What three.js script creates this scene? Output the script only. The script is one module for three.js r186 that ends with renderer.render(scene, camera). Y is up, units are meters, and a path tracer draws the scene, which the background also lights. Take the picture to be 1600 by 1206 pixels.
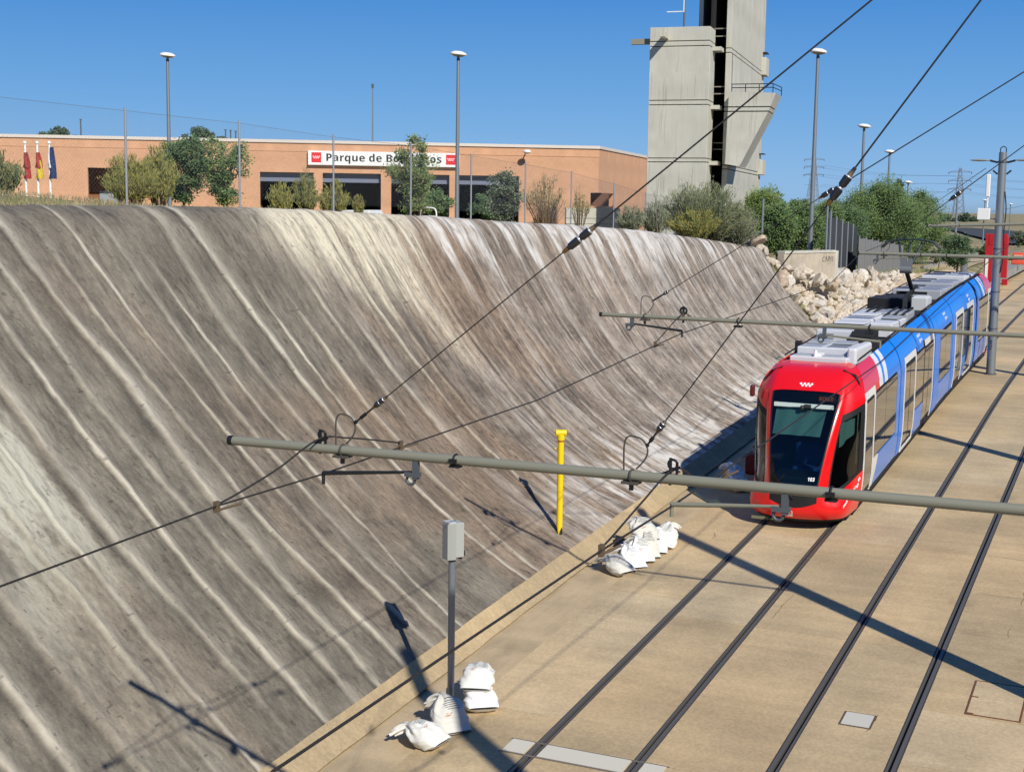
import * as THREE from 'three';
import { mergeGeometries, mergeVertices, toCreasedNormals } from 'three/addons/utils/BufferGeometryUtils.js';
import { RoundedBoxGeometry } from 'three/addons/geometries/RoundedBoxGeometry.js';
import { FontLoader } from 'three/addons/loaders/FontLoader.js';
import { TextGeometry } from 'three/addons/geometries/TextGeometry.js';

// ---------------------------------------------------------------- camera, sky, sun, exposure
const V3 = (x, y, z) => new THREE.Vector3(x, y, z);
const scene = new THREE.Scene();
const FOCAL = 2178.8, YAW = 0.4283, PITCH = -0.1265, ROLL = 0.0139, EYE = V3(0, 8.4286, 0);
const camera = new THREE.PerspectiveCamera(2 * Math.atan(603 / FOCAL) * 180 / Math.PI, 1024 / 771, 0.1, 6000);
camera.position.copy(EYE);
camera.rotation.set(PITCH, YAW, ROLL, 'YXZ');
camera.updateMatrixWorld();
const renderer = new THREE.WebGLRenderer({ antialias: true });
renderer.setSize(1024, 771);
renderer.toneMapping = THREE.LinearToneMapping;
renderer.toneMappingExposure = 1.0;
renderer.shadowMap.enabled = true;

const SUNAZ = 51 * Math.PI / 180, SUNEL = 38 * Math.PI / 180;
const SUND = V3(Math.sin(SUNAZ) * Math.cos(SUNEL), Math.sin(SUNEL), Math.cos(SUNAZ) * Math.cos(SUNEL));
const sun = new THREE.DirectionalLight(new THREE.Color(1.0, 0.955, 0.87), 4.9);
sun.position.copy(SUND).multiplyScalar(120).add(V3(-10, 3, -30));
sun.target.position.set(-10, 3, -30);
sun.castShadow = true;
Object.assign(sun.shadow.camera, { left: -70, right: 70, top: 60, bottom: -60, near: 1, far: 300 });
sun.shadow.mapSize.set(4096, 4096); sun.shadow.radius = 1.2;
scene.add(sun, sun.target);
{ // clear sky computed by elevation and angle from the sun
  const w = 512, h = 256, d = new Float32Array(w * h * 4);
  const stops = [[-1, .20, .18, .15], [-0.02, .25, .33, .40], [0.0, .31, .51, .75], [.03, .255, .475, .77], [.07, .17, .405, .75], [.15, .068, .265, .665], [.3, .034, .16, .49], [1, .02, .085, .31]];
  for (let j = 0; j < h; j++) for (let i = 0; i < w; i++) {
    const el = ((j + .5) / h - .5) * Math.PI, s = Math.sin(el);
    let k = 1; while (k < stops.length - 1 && s > stops[k][0]) k++;
    const a = stops[k - 1], b = stops[k], t = Math.min(1, Math.max(0, (s - a[0]) / (b[0] - a[0])));
    const o = (j * w + i) * 4;
    for (let c = 0; c < 3; c++) d[o + c] = a[c + 1] + (b[c + 1] - a[c + 1]) * t;
    d[o + 3] = 1;
  }
  const t = new THREE.DataTexture(d, w, h, THREE.RGBAFormat, THREE.FloatType);
  t.mapping = THREE.EquirectangularReflectionMapping; t.magFilter = t.minFilter = THREE.LinearFilter; t.needsUpdate = true;
  scene.background = t; scene.environment = t;
  scene.backgroundIntensity = 1.0; scene.environmentIntensity = 1.0;
}

// ---------------------------------------------------------------- unprojection of measured pixels (photo pixels 1600 x 1206)
const QUAT = camera.quaternion.clone();
const ray = (px, py) => V3((px - 800) / FOCAL, -(py - 603) / FOCAL, -1).applyQuaternion(QUAT);
const at = (px, py, depth) => ray(px, py).multiplyScalar(depth).add(EYE);
const onX = (px, py, X) => { const d = ray(px, py); return d.multiplyScalar(X / d.x).add(EYE); };
const onZ = (px, py, Z) => { const d = ray(px, py); return d.multiplyScalar(Z / d.z).add(EYE); };
const toPx = P => { const q = P.clone().sub(EYE).applyQuaternion(QUAT.clone().invert()); return [800 + FOCAL * q.x / -q.z, 603 - FOCAL * q.y / -q.z, -q.z]; };
// where a pixel's ray falls on a surface y = f(x, z)
function hit(px, py, f, far = 400) {
  const d = ray(px, py); let a = 0, b = 0;
  for (let t = 3; t < far; t += .25) { if (EYE.y + d.y * t < f(d.x * t, d.z * t)) { b = t; break; } a = t; }
  if (!b) return null;
  for (let k = 0; k < 30; k++) { const m = (a + b) / 2; if (EYE.y + d.y * m < f(d.x * m, d.z * m)) b = m; else a = m; }
  return d.multiplyScalar(b).add(EYE);
}
// pixel columns / rows the tables below were read from

// ---------------------------------------------------------------- random numbers, noise
let SEED = 12345;
function rnd() { SEED = (SEED + 0x6D2B79F5) | 0; let t = Math.imul(SEED ^ (SEED >>> 15), 1 | SEED); t = (t + Math.imul(t ^ (t >>> 7), 61 | t)) ^ t; return ((t ^ (t >>> 14)) >>> 0) / 4294967296; }
const rr = (a, b) => a + (b - a) * rnd();
const gauss = () => { let s = 0; for (let i = 0; i < 6; i++) s += rnd(); return (s - 3) / 0.707; };
const TAB = new Float32Array(4096); for (let i = 0; i < 4096; i++) TAB[i] = rnd();
const hsh = (i, j) => TAB[(Math.imul(i, 73856093) ^ Math.imul(j, 19349663)) & 4095];
function vn(x, y) { const i = Math.floor(x), j = Math.floor(y); let u = x - i, v = y - j; u = u * u * (3 - 2 * u); v = v * v * (3 - 2 * v); const a = hsh(i, j), b = hsh(i + 1, j), c = hsh(i, j + 1), d = hsh(i + 1, j + 1); return a + (b - a) * u + (c - a) * v + (a - b - c + d) * u * v; }
function fbm(x, y, o = 4) { let s = 0, a = .5, n = 0; for (let k = 0; k < o; k++) { s += a * vn(x, y); n += a; a *= .5; x = x * 2.03 + 17.3; y = y * 2.03 + 9.1; } return s / n; }
const clamp = (x, a = 0, b = 1) => Math.min(b, Math.max(a, x));
const sstep = (a, b, x) => { const t = clamp((x - a) / (b - a)); return t * t * (3 - 2 * t); };
const lerp = (a, b, t) => a + (b - a) * t;
function table(T, x) { if (x <= T[0][0]) return T[0][1]; for (let k = 1; k < T.length; k++) if (x <= T[k][0]) return lerp(T[k - 1][1], T[k][1], (x - T[k - 1][0]) / (T[k][0] - T[k - 1][0])); return T[T.length - 1][1]; }

// ---------------------------------------------------------------- textures and materials
function makeTex(w, h, fn, srgb = true) {
  const d = new Uint8Array(w * h * 4);
  for (let j = 0; j < h; j++) for (let i = 0; i < w; i++) { const c = fn(i, j), o = (j * w + i) * 4; d[o] = clamp(c[0], 0, 255); d[o + 1] = clamp(c[1], 0, 255); d[o + 2] = clamp(c[2], 0, 255); d[o + 3] = c.length > 3 ? c[3] : 255; }
  const t = new THREE.DataTexture(d, w, h, THREE.RGBAFormat);
  t.wrapS = t.wrapT = THREE.RepeatWrapping; t.magFilter = THREE.LinearFilter; t.minFilter = THREE.LinearMipmapLinearFilter; t.generateMipmaps = true;
  if (srgb) t.colorSpace = THREE.SRGBColorSpace; t.needsUpdate = true; return t;
}
// tileable fbm for repeated textures
function tile(fn, u, v) { return lerp(lerp(fn(u, v), fn(u - 1, v), u), lerp(fn(u, v - 1), fn(u - 1, v - 1), u), v); }
const std = (hex, rough = .8, metal = 0, extra = {}) => new THREE.MeshStandardMaterial({ color: hex, roughness: rough, metalness: metal, ...extra });
const phys = (hex, rough, extra = {}) => new THREE.MeshPhysicalMaterial({ color: hex, roughness: rough, ...extra });
const DS = { side: THREE.DoubleSide };
function canvasTex(w, h, draw) { const c = document.createElement('canvas'); c.width = w; c.height = h; const g = c.getContext('2d'); draw(g, w, h); const t = new THREE.CanvasTexture(c); t.colorSpace = THREE.SRGBColorSpace; return t; }

// ---------------------------------------------------------------- object helpers
const used = {};
function numbered(n) { const k = used[n] = (used[n] ?? -1) + 1; return k ? `${n}_${String(k).padStart(3, '0')}` : n; }
function shadowed(o) { o.castShadow = true; o.receiveShadow = true; return o; }
function prep(g) { g = g.index ? g.toNonIndexed() : g; if (!g.attributes.uv) g.setAttribute('uv', new THREE.BufferAttribute(new Float32Array(g.attributes.position.count * 2), 2)); if (!g.attributes.normal) g.computeVertexNormals(); return g; }
function join(gs) { if (!Array.isArray(gs)) return gs; if (gs.length === 1) return gs[0]; const hasC = gs.some(g => g.attributes.color); gs = gs.map(prep); for (const g of gs) for (const k of Object.keys(g.attributes)) if (!['position', 'normal', 'uv'].includes(k) && !(hasC && k === 'color')) g.deleteAttribute(k); return mergeGeometries(gs, false); }
function obj(name, gs, mat, parent = scene) { const m = shadowed(new THREE.Mesh(join(gs), mat)); m.name = parent === scene ? numbered(name) : name; parent.add(m); return m; }
function tag(o, label, category, group) { o.userData.label = label; o.userData.category = category; if (group) o.userData.group = group; return o; }
function thing(name, label, category, p = [0, 0, 0], turn = 0, group) { const o = new THREE.Group(); o.name = numbered(name); scene.add(o); o.position.set(...(p.isVector3 ? p.toArray() : p)); o.rotation.y = turn; return tag(o, label, category, group); }
function struct(name, gs, mat, parent = scene) { const m = obj(name, gs, mat, parent); if (parent === scene) m.userData.kind = 'structure'; return m; }
function part(name, gs, mat, parent) { return obj(name, gs, mat, parent); }

// geometry helpers
const box = (w, h, d, x = 0, y = 0, z = 0) => new THREE.BoxGeometry(w, h, d).translate(x, y, z);
const rbox = (w, h, d, r, x = 0, y = 0, z = 0) => new RoundedBoxGeometry(w, h, d, 2, r).translate(x, y, z);
const cyl = (r0, r1, h, x = 0, y = 0, z = 0, n = 16) => new THREE.CylinderGeometry(r1, r0, h, n).translate(x, y + h / 2, z);
function rod(a, b, r, n = 8, r2 = r) { const d = b.clone().sub(a), L = d.length(); const g = new THREE.CylinderGeometry(r2, r, L, n).translate(0, L / 2, 0); g.applyQuaternion(new THREE.Quaternion().setFromUnitVectors(V3(0, 1, 0), d.normalize())); return g.translate(a.x, a.y, a.z); }
function tube(pts, r, n = 6, seg = 0) { return new THREE.TubeGeometry(pts.length === 2 ? new THREE.LineCurve3(...pts) : new THREE.CatmullRomCurve3(pts, false, 'centripetal'), seg || Math.max(2, pts.length * 5), r, n); }
const lathe = (pts, n = 24) => new THREE.LatheGeometry(pts.map(p => new THREE.Vector2(...p)), n);
// grid surface: f(a,b) -> [x,y,z]; optional thickness t (edges closed towards the inside)
function patch(f, na, nb, t = 0, uvf = null) {
  const pos = [], uv = [], idx = [], P = [];
  for (let j = 0; j <= nb; j++) for (let i = 0; i <= na; i++) { const p = f(i / na, j / nb); P.push(p); pos.push(...p); const q = uvf ? uvf(i / na, j / nb, p) : [i / na, j / nb]; uv.push(...q); }
  for (let j = 0; j < nb; j++) for (let i = 0; i < na; i++) { const a = j * (na + 1) + i, b = a + 1, c = a + na + 1, d = c + 1; idx.push(a, b, d, a, d, c); }
  const g = new THREE.BufferGeometry(); g.setAttribute('position', new THREE.Float32BufferAttribute(pos, 3)); g.setAttribute('uv', new THREE.Float32BufferAttribute(uv, 2)); g.setIndex(idx); g.computeVertexNormals();
  if (!t) return g;
  const N = g.attributes.normal, rim = []; for (let i = 0; i <= na; i++) rim.push(i); for (let j = 1; j <= nb; j++) rim.push(j * (na + 1) + na); for (let i = na - 1; i >= 0; i--) rim.push(nb * (na + 1) + i); for (let j = nb - 1; j >= 1; j--) rim.push(j * (na + 1));
  const e = [], eu = [], ei = []; const M = rim.length;
  for (let k = 0; k < M; k++) { const a = rim[k], b = rim[(k + 1) % M]; const A = P[a], B = P[b]; const inn = (q, i) => [q[0] - N.getX(i) * t, q[1] - N.getY(i) * t, q[2] - N.getZ(i) * t]; const o = e.length / 3; e.push(...A, ...B, ...inn(B, b), ...inn(A, a)); for (const q of [a, b, b, a]) eu.push(uv[q * 2], uv[q * 2 + 1]); ei.push(o, o + 2, o + 1, o, o + 3, o + 2); }
  const s = new THREE.BufferGeometry(); s.setAttribute('position', new THREE.Float32BufferAttribute(e, 3)); s.setAttribute('uv', new THREE.Float32BufferAttribute(eu, 2)); s.setIndex(ei); s.computeVertexNormals();
  return mergeGeometries([prep(g), prep(s)], false);
}
// prism from a plan/elevation polygon: pts [x,y] extruded along z by depth
function prism(pts, depth, bevel = 0) { const s = new THREE.Shape(pts.map(p => new THREE.Vector2(...p))); return new THREE.ExtrudeGeometry(s, { depth, bevelEnabled: bevel > 0, bevelSize: bevel, bevelThickness: bevel, bevelSegments: 2, steps: 1 }); }
function uvBox(g, k = 1) { // uv in metres from position by dominant normal
  g = g.index ? g.toNonIndexed() : g; if (!g.attributes.normal) g.computeVertexNormals();
  const p = g.attributes.position, n = g.attributes.normal, u = new Float32Array(p.count * 2);
  for (let i = 0; i < p.count; i++) { const ax = Math.abs(n.getX(i)), ay = Math.abs(n.getY(i)), az = Math.abs(n.getZ(i)); let a, b; if (ay >= ax && ay >= az) { a = p.getX(i); b = p.getZ(i); } else if (ax >= az) { a = p.getZ(i); b = p.getY(i); } else { a = p.getX(i); b = p.getY(i); } u[2 * i] = a / k; u[2 * i + 1] = b / k; }
  g.setAttribute('uv', new THREE.BufferAttribute(u, 2)); return g;
}

// ---------------------------------------------------------------- lie of the land
// track level by distance d = -z
function slopeAt(d) { return d < 42 ? .0583 : d < 50 ? lerp(.0583, .03, (d - 42) / 8) : d < 95 ? .03 : .012; }
const TYT = []; { let y = -.0583 * 40; for (let d = -40; d <= 900; d += .5) { TYT.push(y); y += slopeAt(d + .25) * .5; } }
function TY(z) { const q = (clamp(-z, -40, 899) + 40) / .5, i = Math.floor(q); return lerp(TYT[i], TYT[i + 1] ?? TYT[i], q - i); }
const RAIL = [-7.3375, -5.9025, -4.1707, -2.7357];
const TOE = -10.1;
// crest of the sprayed slope as seen in the picture: silhouette row by column
const CREST = [[-400, 312], [0, 316], [200, 319], [400, 323], [480, 326], [600, 333], [700, 338], [800, 346], [900, 351], [1000, 359], [1100, 373], [1210, 391], [1300, 402], [1600, 430]];
const WID = [[0, 8.2], [14, 7.7], [20, 7.3], [28, 6.5], [36, 5.3], [49, 4.1], [56, 3.8], [62, 3.6], [80, 2.4], [100, 1.2]];
const crestX = z => TOE - table(WID, -z);
const CY = []; for (let d = 0; d <= 54; d++) { // crest height that puts the edge on that silhouette
  const x = crestX(-d); let y = 8.37;
  if (d > 13) for (let k = 0; k < 30; k++) { const [px, py] = toPx(V3(x - .3, y, -d)); y += (py - table(CREST, px)) * .012; }
  CY.push([d, Math.min(y, 8.4)]);
}
CY.push([56, 6.3], [60, 5.75], [66, 5.4], [80, 5.0], [100, 4.8], [140, 5.3], [250, 6.6], [600, 8.0], [3000, 12]);
const crestY = z => table(CY, -z);
console.log('crest', CY.filter((q, i) => i % 6 === 0 || q[0] > 54).map(q => q[0] + ':' + q[1].toFixed(2) + '@' + crestX(-q[0]).toFixed(1)).join(' '));
function slopeXY(z, s) { // s 0 toe .. 1 crest .. 1.2 lip
  const y0 = TY(z) + .3, H = crestY(z) - y0, W = table(WID, -z), a = table([[13, .9], [18, .82], [24, .5], [31, .34], [40, .3], [54, .34]], -z);
  const yy = H * (a * s + (1 - a) * Math.pow(Math.max(s, 0), 2.25)), k = .09 * H; // soft minimum with the flat top
  const hh = clamp(.5 + .5 * (H - yy) / k); const y = lerp(H, yy, hh) - k * hh * (1 - hh);
  return [TOE - W * s, y0 + y];
}
function leftGround(x, z) { // plateau behind the crest
  const t = crestX(z) - x, yc = crestY(z) - .06;
  const far = table([[0, 7.2], [40, 7.2], [60, 6.9], [110, 6.6], [180, 6.2], [260, 6.6], [600, 8], [3000, 12]], -z);
  return lerp(yc, far, sstep(2, 60, t)) - .12 * sstep(0, 1.2, t) + .4 * sstep(.3, 3, t) * (1 - sstep(9, 24, t)) * (1 - sstep(19, 27, -z)) + (fbm(x * .08, z * .08, 3) - .5) * .5 * sstep(3, 25, t);
}

// ================================================================ SETTING
// ---- materials of the place
const tanTex = makeTex(1024, 1024, (i, j) => {
  const u = i / 1024, v = j / 1024; const f = (U, V) => fbm(U * 7, V * 7, 5), g = (U, V) => fbm(U * 2.2 + 40, V * 2.2 + 3, 3), h = (U, V) => vn(U * 260, V * 260);
  const a = tile(f, u, v) - .5, b = tile(g, u, v) - .5, c = h(u, v) - .5, sp = vn(u * 90 + 5, v * 90) > .9 ? (vn(u * 300, v * 300) - .3) * 16 : 0;
  const st = fbm(u * 3, v * 40, 3) - .5;
  const oil = sstep(.68, .78, tile((U, V) => fbm(U * 5 + 70, V * 5 + 31, 4), u, v)); const m = (1 + a * .40 + b * .2 + c * .11 + st * .1) * (1 - .13 * oil);
  return [187 * m + b * 12 - sp * .6, 166 * m - sp * .6, 130 * m - b * 10 - sp * .6];
});
const tanBump = makeTex(512, 512, (i, j) => { const q = 110 + 60 * (fbm(i / 512 * 60, j / 512 * 60, 3) - .5) + 40 * (vn(i * .7, j * .7) - .5); return [q, q, q]; }, false);
const tanMats = [0xffffff, 0xf9f6f0, 0xfff9f0, 0xf5f1ea].map(c => new THREE.MeshStandardMaterial({ color: c, map: tanTex, bumpMap: tanBump, bumpScale: .004, roughness: .86 }));
const greyConcTex = makeTex(512, 512, (i, j) => { const u = i / 512, v = j / 512; const a = tile((U, V) => fbm(U * 9, V * 9, 5), u, v) - .5, b = fbm(u * 30, v * 3, 3) - .5, c = vn(i * .8, j * .8) - .5; const m = 1 + a * .34 + b * .1 + c * .1; return [182 * m, 170 * m, 149 * m]; });
const greyConc = new THREE.MeshStandardMaterial({ map: greyConcTex, roughness: .9 });
const gutterConc = new THREE.MeshStandardMaterial({ map: greyConcTex, color: 0xfbeed6, roughness: .92 });
const towerTex = makeTex(512, 512, (i, j) => { const u = i / 512, v = j / 512; const a = tile((U, V) => fbm(U * 5, V * 5, 5), u, v) - .5, s = fbm(u * 40, v * 2.5, 3) - .5, c = vn(i * .9, j * .9) - .5; const m = 1 + a * .17 + s * .07 + c * .05; const st = s > .15 ? (s - .15) * -120 : 0; return [190 * m + st, 187 * m + st, 173 * m + st]; });
const towerMat = new THREE.MeshStandardMaterial({ map: towerTex, roughness: .9 });
const soilTex = makeTex(512, 512, (i, j) => { const u = i / 512, v = j / 512; const a = tile((U, V) => fbm(U * 8, V * 8, 5), u, v), g = tile((U, V) => fbm(U * 5 + 9, V * 5 + 4, 4), u, v), c = vn(i * .9, j * .9) - .5; const k = sstep(.42, .62, g); const m = .75 + a * .5 + c * .22; return [lerp(172, 120, k) * m, lerp(148, 118, k) * m, lerp(112, 72, k) * m]; });
const soilMat = new THREE.MeshStandardMaterial({ map: soilTex, roughness: .95 });
const asphaltTex = makeTex(512, 512, (i, j) => { const a = fbm(i / 60, j / 60, 4) - .5, c = vn(i * .9, j * .9) - .5; const q = 142 * (1 + a * .2 + c * .22); return [q, q * .99, q * .95]; });
const crackMat = new THREE.MeshStandardMaterial({ color: 0x5d4c3a, roughness: 1, side: THREE.DoubleSide });
const galv = std(0x8b9093, .48, .55), galvDark = std(0x5e6468, .55, .4), rubber = std(0x393836, .9), railSteel = std(0x6b665e, .5, .4), greyPipe = std(0x7f7e6e, .6, 0);
const darkMetal = std(0x1f2022, .6, .3), wireMat = std(0x37332e, .6, .35), whitePaint = std(0xe8e6df, .45), rust = std(0x6e452c, .95), blackMat = std(0x0d0e10, .9);

// ---- ground: one sheet, plateau on the left, under the cutting, plateau on the right, out to the horizon
{
  const zs = []; for (let d = -30; d < 62; d += 1.5) zs.push(-d); for (let d = 62; d < 140; d += 3) zs.push(-d); for (let d = 140; d < 420; d += 12) zs.push(-d); for (const d of [450, 520, 620, 760, 1000, 1400, 2000, 3200]) zs.push(-d);
  const T = [2500, 1200, 600, 350, 240, 170, 130, 105, 88, 74, 62, 52, 44, 38, 32, 27, 23, 19, 16, 13, 11, 9, 7.4, 6, 4.8, 3.8, 3, 2.3, 1.7, 1.25];
  const pos = [], uv = [], idx = []; let cols = 0;
  for (const z of zs) {
    const row = []; for (const t of T) row.push([crestX(z) - t, leftGround(crestX(z) - t, z) - (t < 1.3 && z > -55 ? .15 : 0)]);
    const inCut = z > -55;
    for (const s of [1.02, .9, .7, .5, .3, .1]) { const p = slopeXY(z, s); row.push([p[0], p[1] - (inCut ? .5 : 0)]); }
    row.push([TOE + .2, TY(z) + (inCut ? -.4 : .1)], [-9.0, TY(z) - .42], [-5, TY(z) - .42], [0, TY(z) - .42], [3.2, TY(z) - .3]);
    const W = table([[50, 8], [90, 3]], -z); row.push([3.2 + W * .5, lerp(TY(z), crestY(z) + .3, .42)], [3.2 + W, crestY(z) + .3]);
    for (const q of [6, 14, 30, 60, 120, 300, 900, 2500]) row.push([3.2 + W + q, crestY(z) + .3 + .01 * Math.min(q, 100)]);
    cols = row.length; for (const [x, y] of row) { pos.push(x, y, z); uv.push(x / 7, z / 7); }
  }
  for (let j = 0; j < zs.length - 1; j++) for (let i = 0; i < cols - 1; i++) { const a = j * cols + i, b = a + 1, c = a + cols, d = c + 1; idx.push(a, b, d, a, d, c); }
  const g = new THREE.BufferGeometry(); g.setAttribute('position', new THREE.Float32BufferAttribute(pos, 3)); g.setAttribute('uv', new THREE.Float32BufferAttribute(uv, 2)); g.setIndex(idx); g.computeVertexNormals();
  struct('ground', g, soilMat);
}

// ---- sprayed concrete slope: ribs running down the fall line, brushed grain, pale drips and overspray
const RIBS = [];
{ let d = 6; while (d < 56) {
    const left = d < 27 ? 1 : d < 33 ? 1 - (d - 27) / 6 : 0;
    RIBS.push({ d, w: rr(.05, .11) * lerp(.6, .98, left), amp: lerp(rr(.015, .04), rr(.04, .075), left), s0: rnd() < .55 ? -.1 : rr(0, .45), s1: rnd() < .55 ? 1.3 : rr(.6, 1), ph: rr(0, 100), pale: rr(.35, 1) * lerp(.75, 1, left), wob: lerp(.08, .14, left) });
    d += lerp(rr(.4, 1.0), rr(.6, .95), left); } }
const ribPos = (r, s) => r.d + r.wob * (vn(s * 3.1 + r.ph, r.ph) - .5) * 2 + .1 * (vn(s * 9 + r.ph, r.ph + 7) - .5);
function ribsAt(d, s) { let h = 0, pale = 0, crease = 0, crest = 0; const jag = .07 * (fbm(d * 7, s * 34, 3) - .5); for (const r of RIBS) { if (Math.abs(r.d - d) > .9) continue; const q = d - ribPos(r, s) + jag; if (q < -.4 || q > .6) continue; const e = sstep(r.s0 - .12, r.s0 + .12, s) * (1 - sstep(r.s1 - .1, r.s1 + .12, s)) * (.5 + .8 * vn(s * 6 + r.ph, 3.3)); const w = r.w * (.7 + .7 * vn(s * 5 + r.ph, 8.1));
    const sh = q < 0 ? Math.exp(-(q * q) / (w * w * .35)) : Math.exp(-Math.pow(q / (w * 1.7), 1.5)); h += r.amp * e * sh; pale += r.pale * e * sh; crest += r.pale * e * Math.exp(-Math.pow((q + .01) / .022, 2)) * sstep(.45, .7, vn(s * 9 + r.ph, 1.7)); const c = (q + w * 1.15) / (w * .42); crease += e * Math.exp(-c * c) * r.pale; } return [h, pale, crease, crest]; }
function warp(d, s) { return d + .25 * (fbm(d * .25, s * 2.1, 3) - .5) + .05 * (vn(d * 1.7, s * 9) - .5); }
function slopeRelief(d, s) {
  const [h] = ribsAt(d, s); const q = warp(d, s), right = sstep(24, 32, d);
  let v = h * (1 - .75 * sstep(.8, 1.0, s));
  v += ((fbm(q * 2.6, s * 5, 4) - .5) * lerp(.03, .06, right) + (fbm(q * 8, s * 16, 3) - .5) * lerp(.02, .045, right) + (fbm(d * 2, s * 18, 3) - .5) * .02) * (1 - .55 * sstep(.82, 1.0, s));
  return v * sstep(.0, .1, s);
}
const SD0 = 3, SD1 = 54.4;
{
  const na = 1150, nb = 130, S1 = 1.14;
  const pos = new Float32Array((na + 1) * (nb + 1) * 3), uv = new Float32Array((na + 1) * (nb + 1) * 2), idx = [];
  for (let j = 0; j <= nb; j++) for (let i = 0; i <= na; i++) {
    const s = S1 * j / nb, a = i / na; let d = SD0 + (SD1 - SD0) * a; const edge = .5 * (vn(s * 9, 4.4) - .5) + .3 * (vn(s * 31, 2) - .5); d -= edge * sstep(.93, 1, a);
    const [x, y] = slopeXY(-d, s), [x2, y2] = slopeXY(-d, s + .01), L = Math.hypot(x2 - x, y2 - y), r = slopeRelief(d, s), o = (j * (na + 1) + i);
    const end = sstep(.994, 1, a) * .35 + sstep(1.09, 1.14, s) * .3;
    pos[3 * o] = x + (y2 - y) / L * r; pos[3 * o + 1] = y - (x2 - x) / L * r - end - .02; pos[3 * o + 2] = -d; uv[2 * o] = (d - SD0) / (SD1 - SD0); uv[2 * o + 1] = s / S1;
  }
  for (let j = 0; j < nb; j++) for (let i = 0; i < na; i++) { const a = j * (na + 1) + i, b = a + 1, c = a + na + 1, d = c + 1; idx.push(a, c, d, a, d, b); }
  const g = new THREE.BufferGeometry(); g.setAttribute('position', new THREE.BufferAttribute(pos, 3)); g.setAttribute('uv', new THREE.BufferAttribute(uv, 2)); g.setIndex(idx); g.computeVertexNormals();
  const TW = 2048, TH = 1024;
  const bump = new Float32Array(TW * TH);
  const tex = makeTex(TW, TH, (i, j) => {
    const d = SD0 + (SD1 - SD0) * (i + .5) / TW, s = S1 * (j + .5) / TH, q = warp(d, s);
    const [, pale, crease, crest] = ribsAt(d, s); const right = sstep(22, 31, d), far = sstep(31, 40, d);
    const fibre = fbm(q * 8, s * 14, 4) - .5, fine = fbm(q * 26, s * 90, 3) - .5, blot = fbm(d * 1.6, s * 16, 5) - .5, big = fbm(d * .32 + 3, s * 3.2, 3) - .5, grain = hsh(i, j) - .5, pit = vn(d * 17, s * 120);
    const fleck = sstep(.63, .74, vn(q * 17, s * 62)) * sstep(.4, .7, vn(d * 1.3 + 8, s * 12)), line = sstep(.66, .76, fbm(q * 15 + 7, s * 7, 3));
    const rustb = sstep(.46, .7, fbm(d * .42 + 20, s * 2.4 + 1, 3) + .14 * Math.exp(-Math.pow((d - 27.5) / 6, 2)) - .02);
    // base: grey olive on the left, brown in the middle, paler grey brown to the right
    let R = lerp(lerp(109, 122, right), 135, far), G = lerp(lerp(102, 109, right), 124, far), B = lerp(lerp(89, 96, right), 112, far);
    { const k = rustb * lerp(.25, .6, sstep(18, 25, d)) * (1 - far * .5); R = lerp(R, 127, k); G = lerp(G, 106, k); B = lerp(B, 86, k); }
    const m = 1 + fibre * lerp(.22, .34, right) + fine * lerp(.3, .42, right) + blot * .46 + big * .16 + grain * .13 - fleck * .13 - line * lerp(.03, .06, right); R *= m; G *= m; B *= m;
    let p = clamp(clamp(pale * 1.2) * lerp(.42, .85, 1 - right) * (.55 + .9 * fbm(q * 22, s * 40, 3)) + .5 * crest);                                   // pale worn ribs
    const drip = sstep(.54, .72, .6 * fbm(q * 6, s * 4.4 + 11, 4) + .4 * fbm(d * 2.2 + 5, s * 20, 4)) * lerp(.14, .42 + .3 * sstep(.45, .1, s), right) * (.1 + 1.3 * fbm(q * 16, s * 24, 3)); p = Math.max(p, drip);
    const salt = sstep(.5, .75, fbm(q * 4 + 9, s * 2.3, 4) + .2 * sstep(.34, .12, s) * sstep(23, 29, d) + .22 * sstep(.86, 1, s) * sstep(27, 32, d) * (1 - sstep(44, 48, d))); // lime bloom at foot and lip
    R = lerp(R, 184, p); G = lerp(G, 176, p); B = lerp(B, 158, p);
    const sl = salt * lerp(.45, 1, Math.max(sstep(.42, .12, s), sstep(.82, .97, s))) * right * (.1 + 1.1 * fbm(q * 18, s * 40, 3) + 1.1 * (fbm(d * 2.6, s * 24, 4) - .35)); R = lerp(R, 205, clamp(sl)); G = lerp(G, 200, clamp(sl)); B = lerp(B, 191, clamp(sl));
    // cream overspray spilling from the lip
    const c1 = sstep(.0, .35, s - .62 - .10 * Math.abs(d - 27.6) / 2 + .5 * (fbm(q * 2.2, s * 3 + 5, 3) - .5)) * sstep(3.3, 2.2, Math.abs(d - 27.2) + .8 * (vn(q * 5, s * 6) - .5)); const cc = clamp(c1 * (.72 + 1.1 * fibre + .9 * fine + .45 * vn(q * 9, s * 6) - .5 * line));
    R = lerp(R, 208, cc); G = lerp(G, 198, cc); B = lerp(B, 172, cc);
    // greenish white patch low on the left
    const du = d - 14.1 + (s - .45) * -1.2; const c2 = sstep(1.35, .5, Math.abs(du) + .8 * (vn(q * 4, s * 7) - .5)) * sstep(.66, .58, s + .08 * (vn(q * 8, 2.2) - .5)) * (.35 + .65 * sstep(-.1, .5, s + .3 * (fbm(q * 3, s * 3, 3) - .2))); const c3 = .82 * lerp(.3, 1, sstep(.22, .5, s)) * clamp(c2 * (.6 + 1.0 * fibre + .8 * fine + .6 * vn(q * 10, s * 8)));
    R = lerp(R, 190, c3); G = lerp(G, 188, c3); B = lerp(B, 168, c3);
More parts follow.
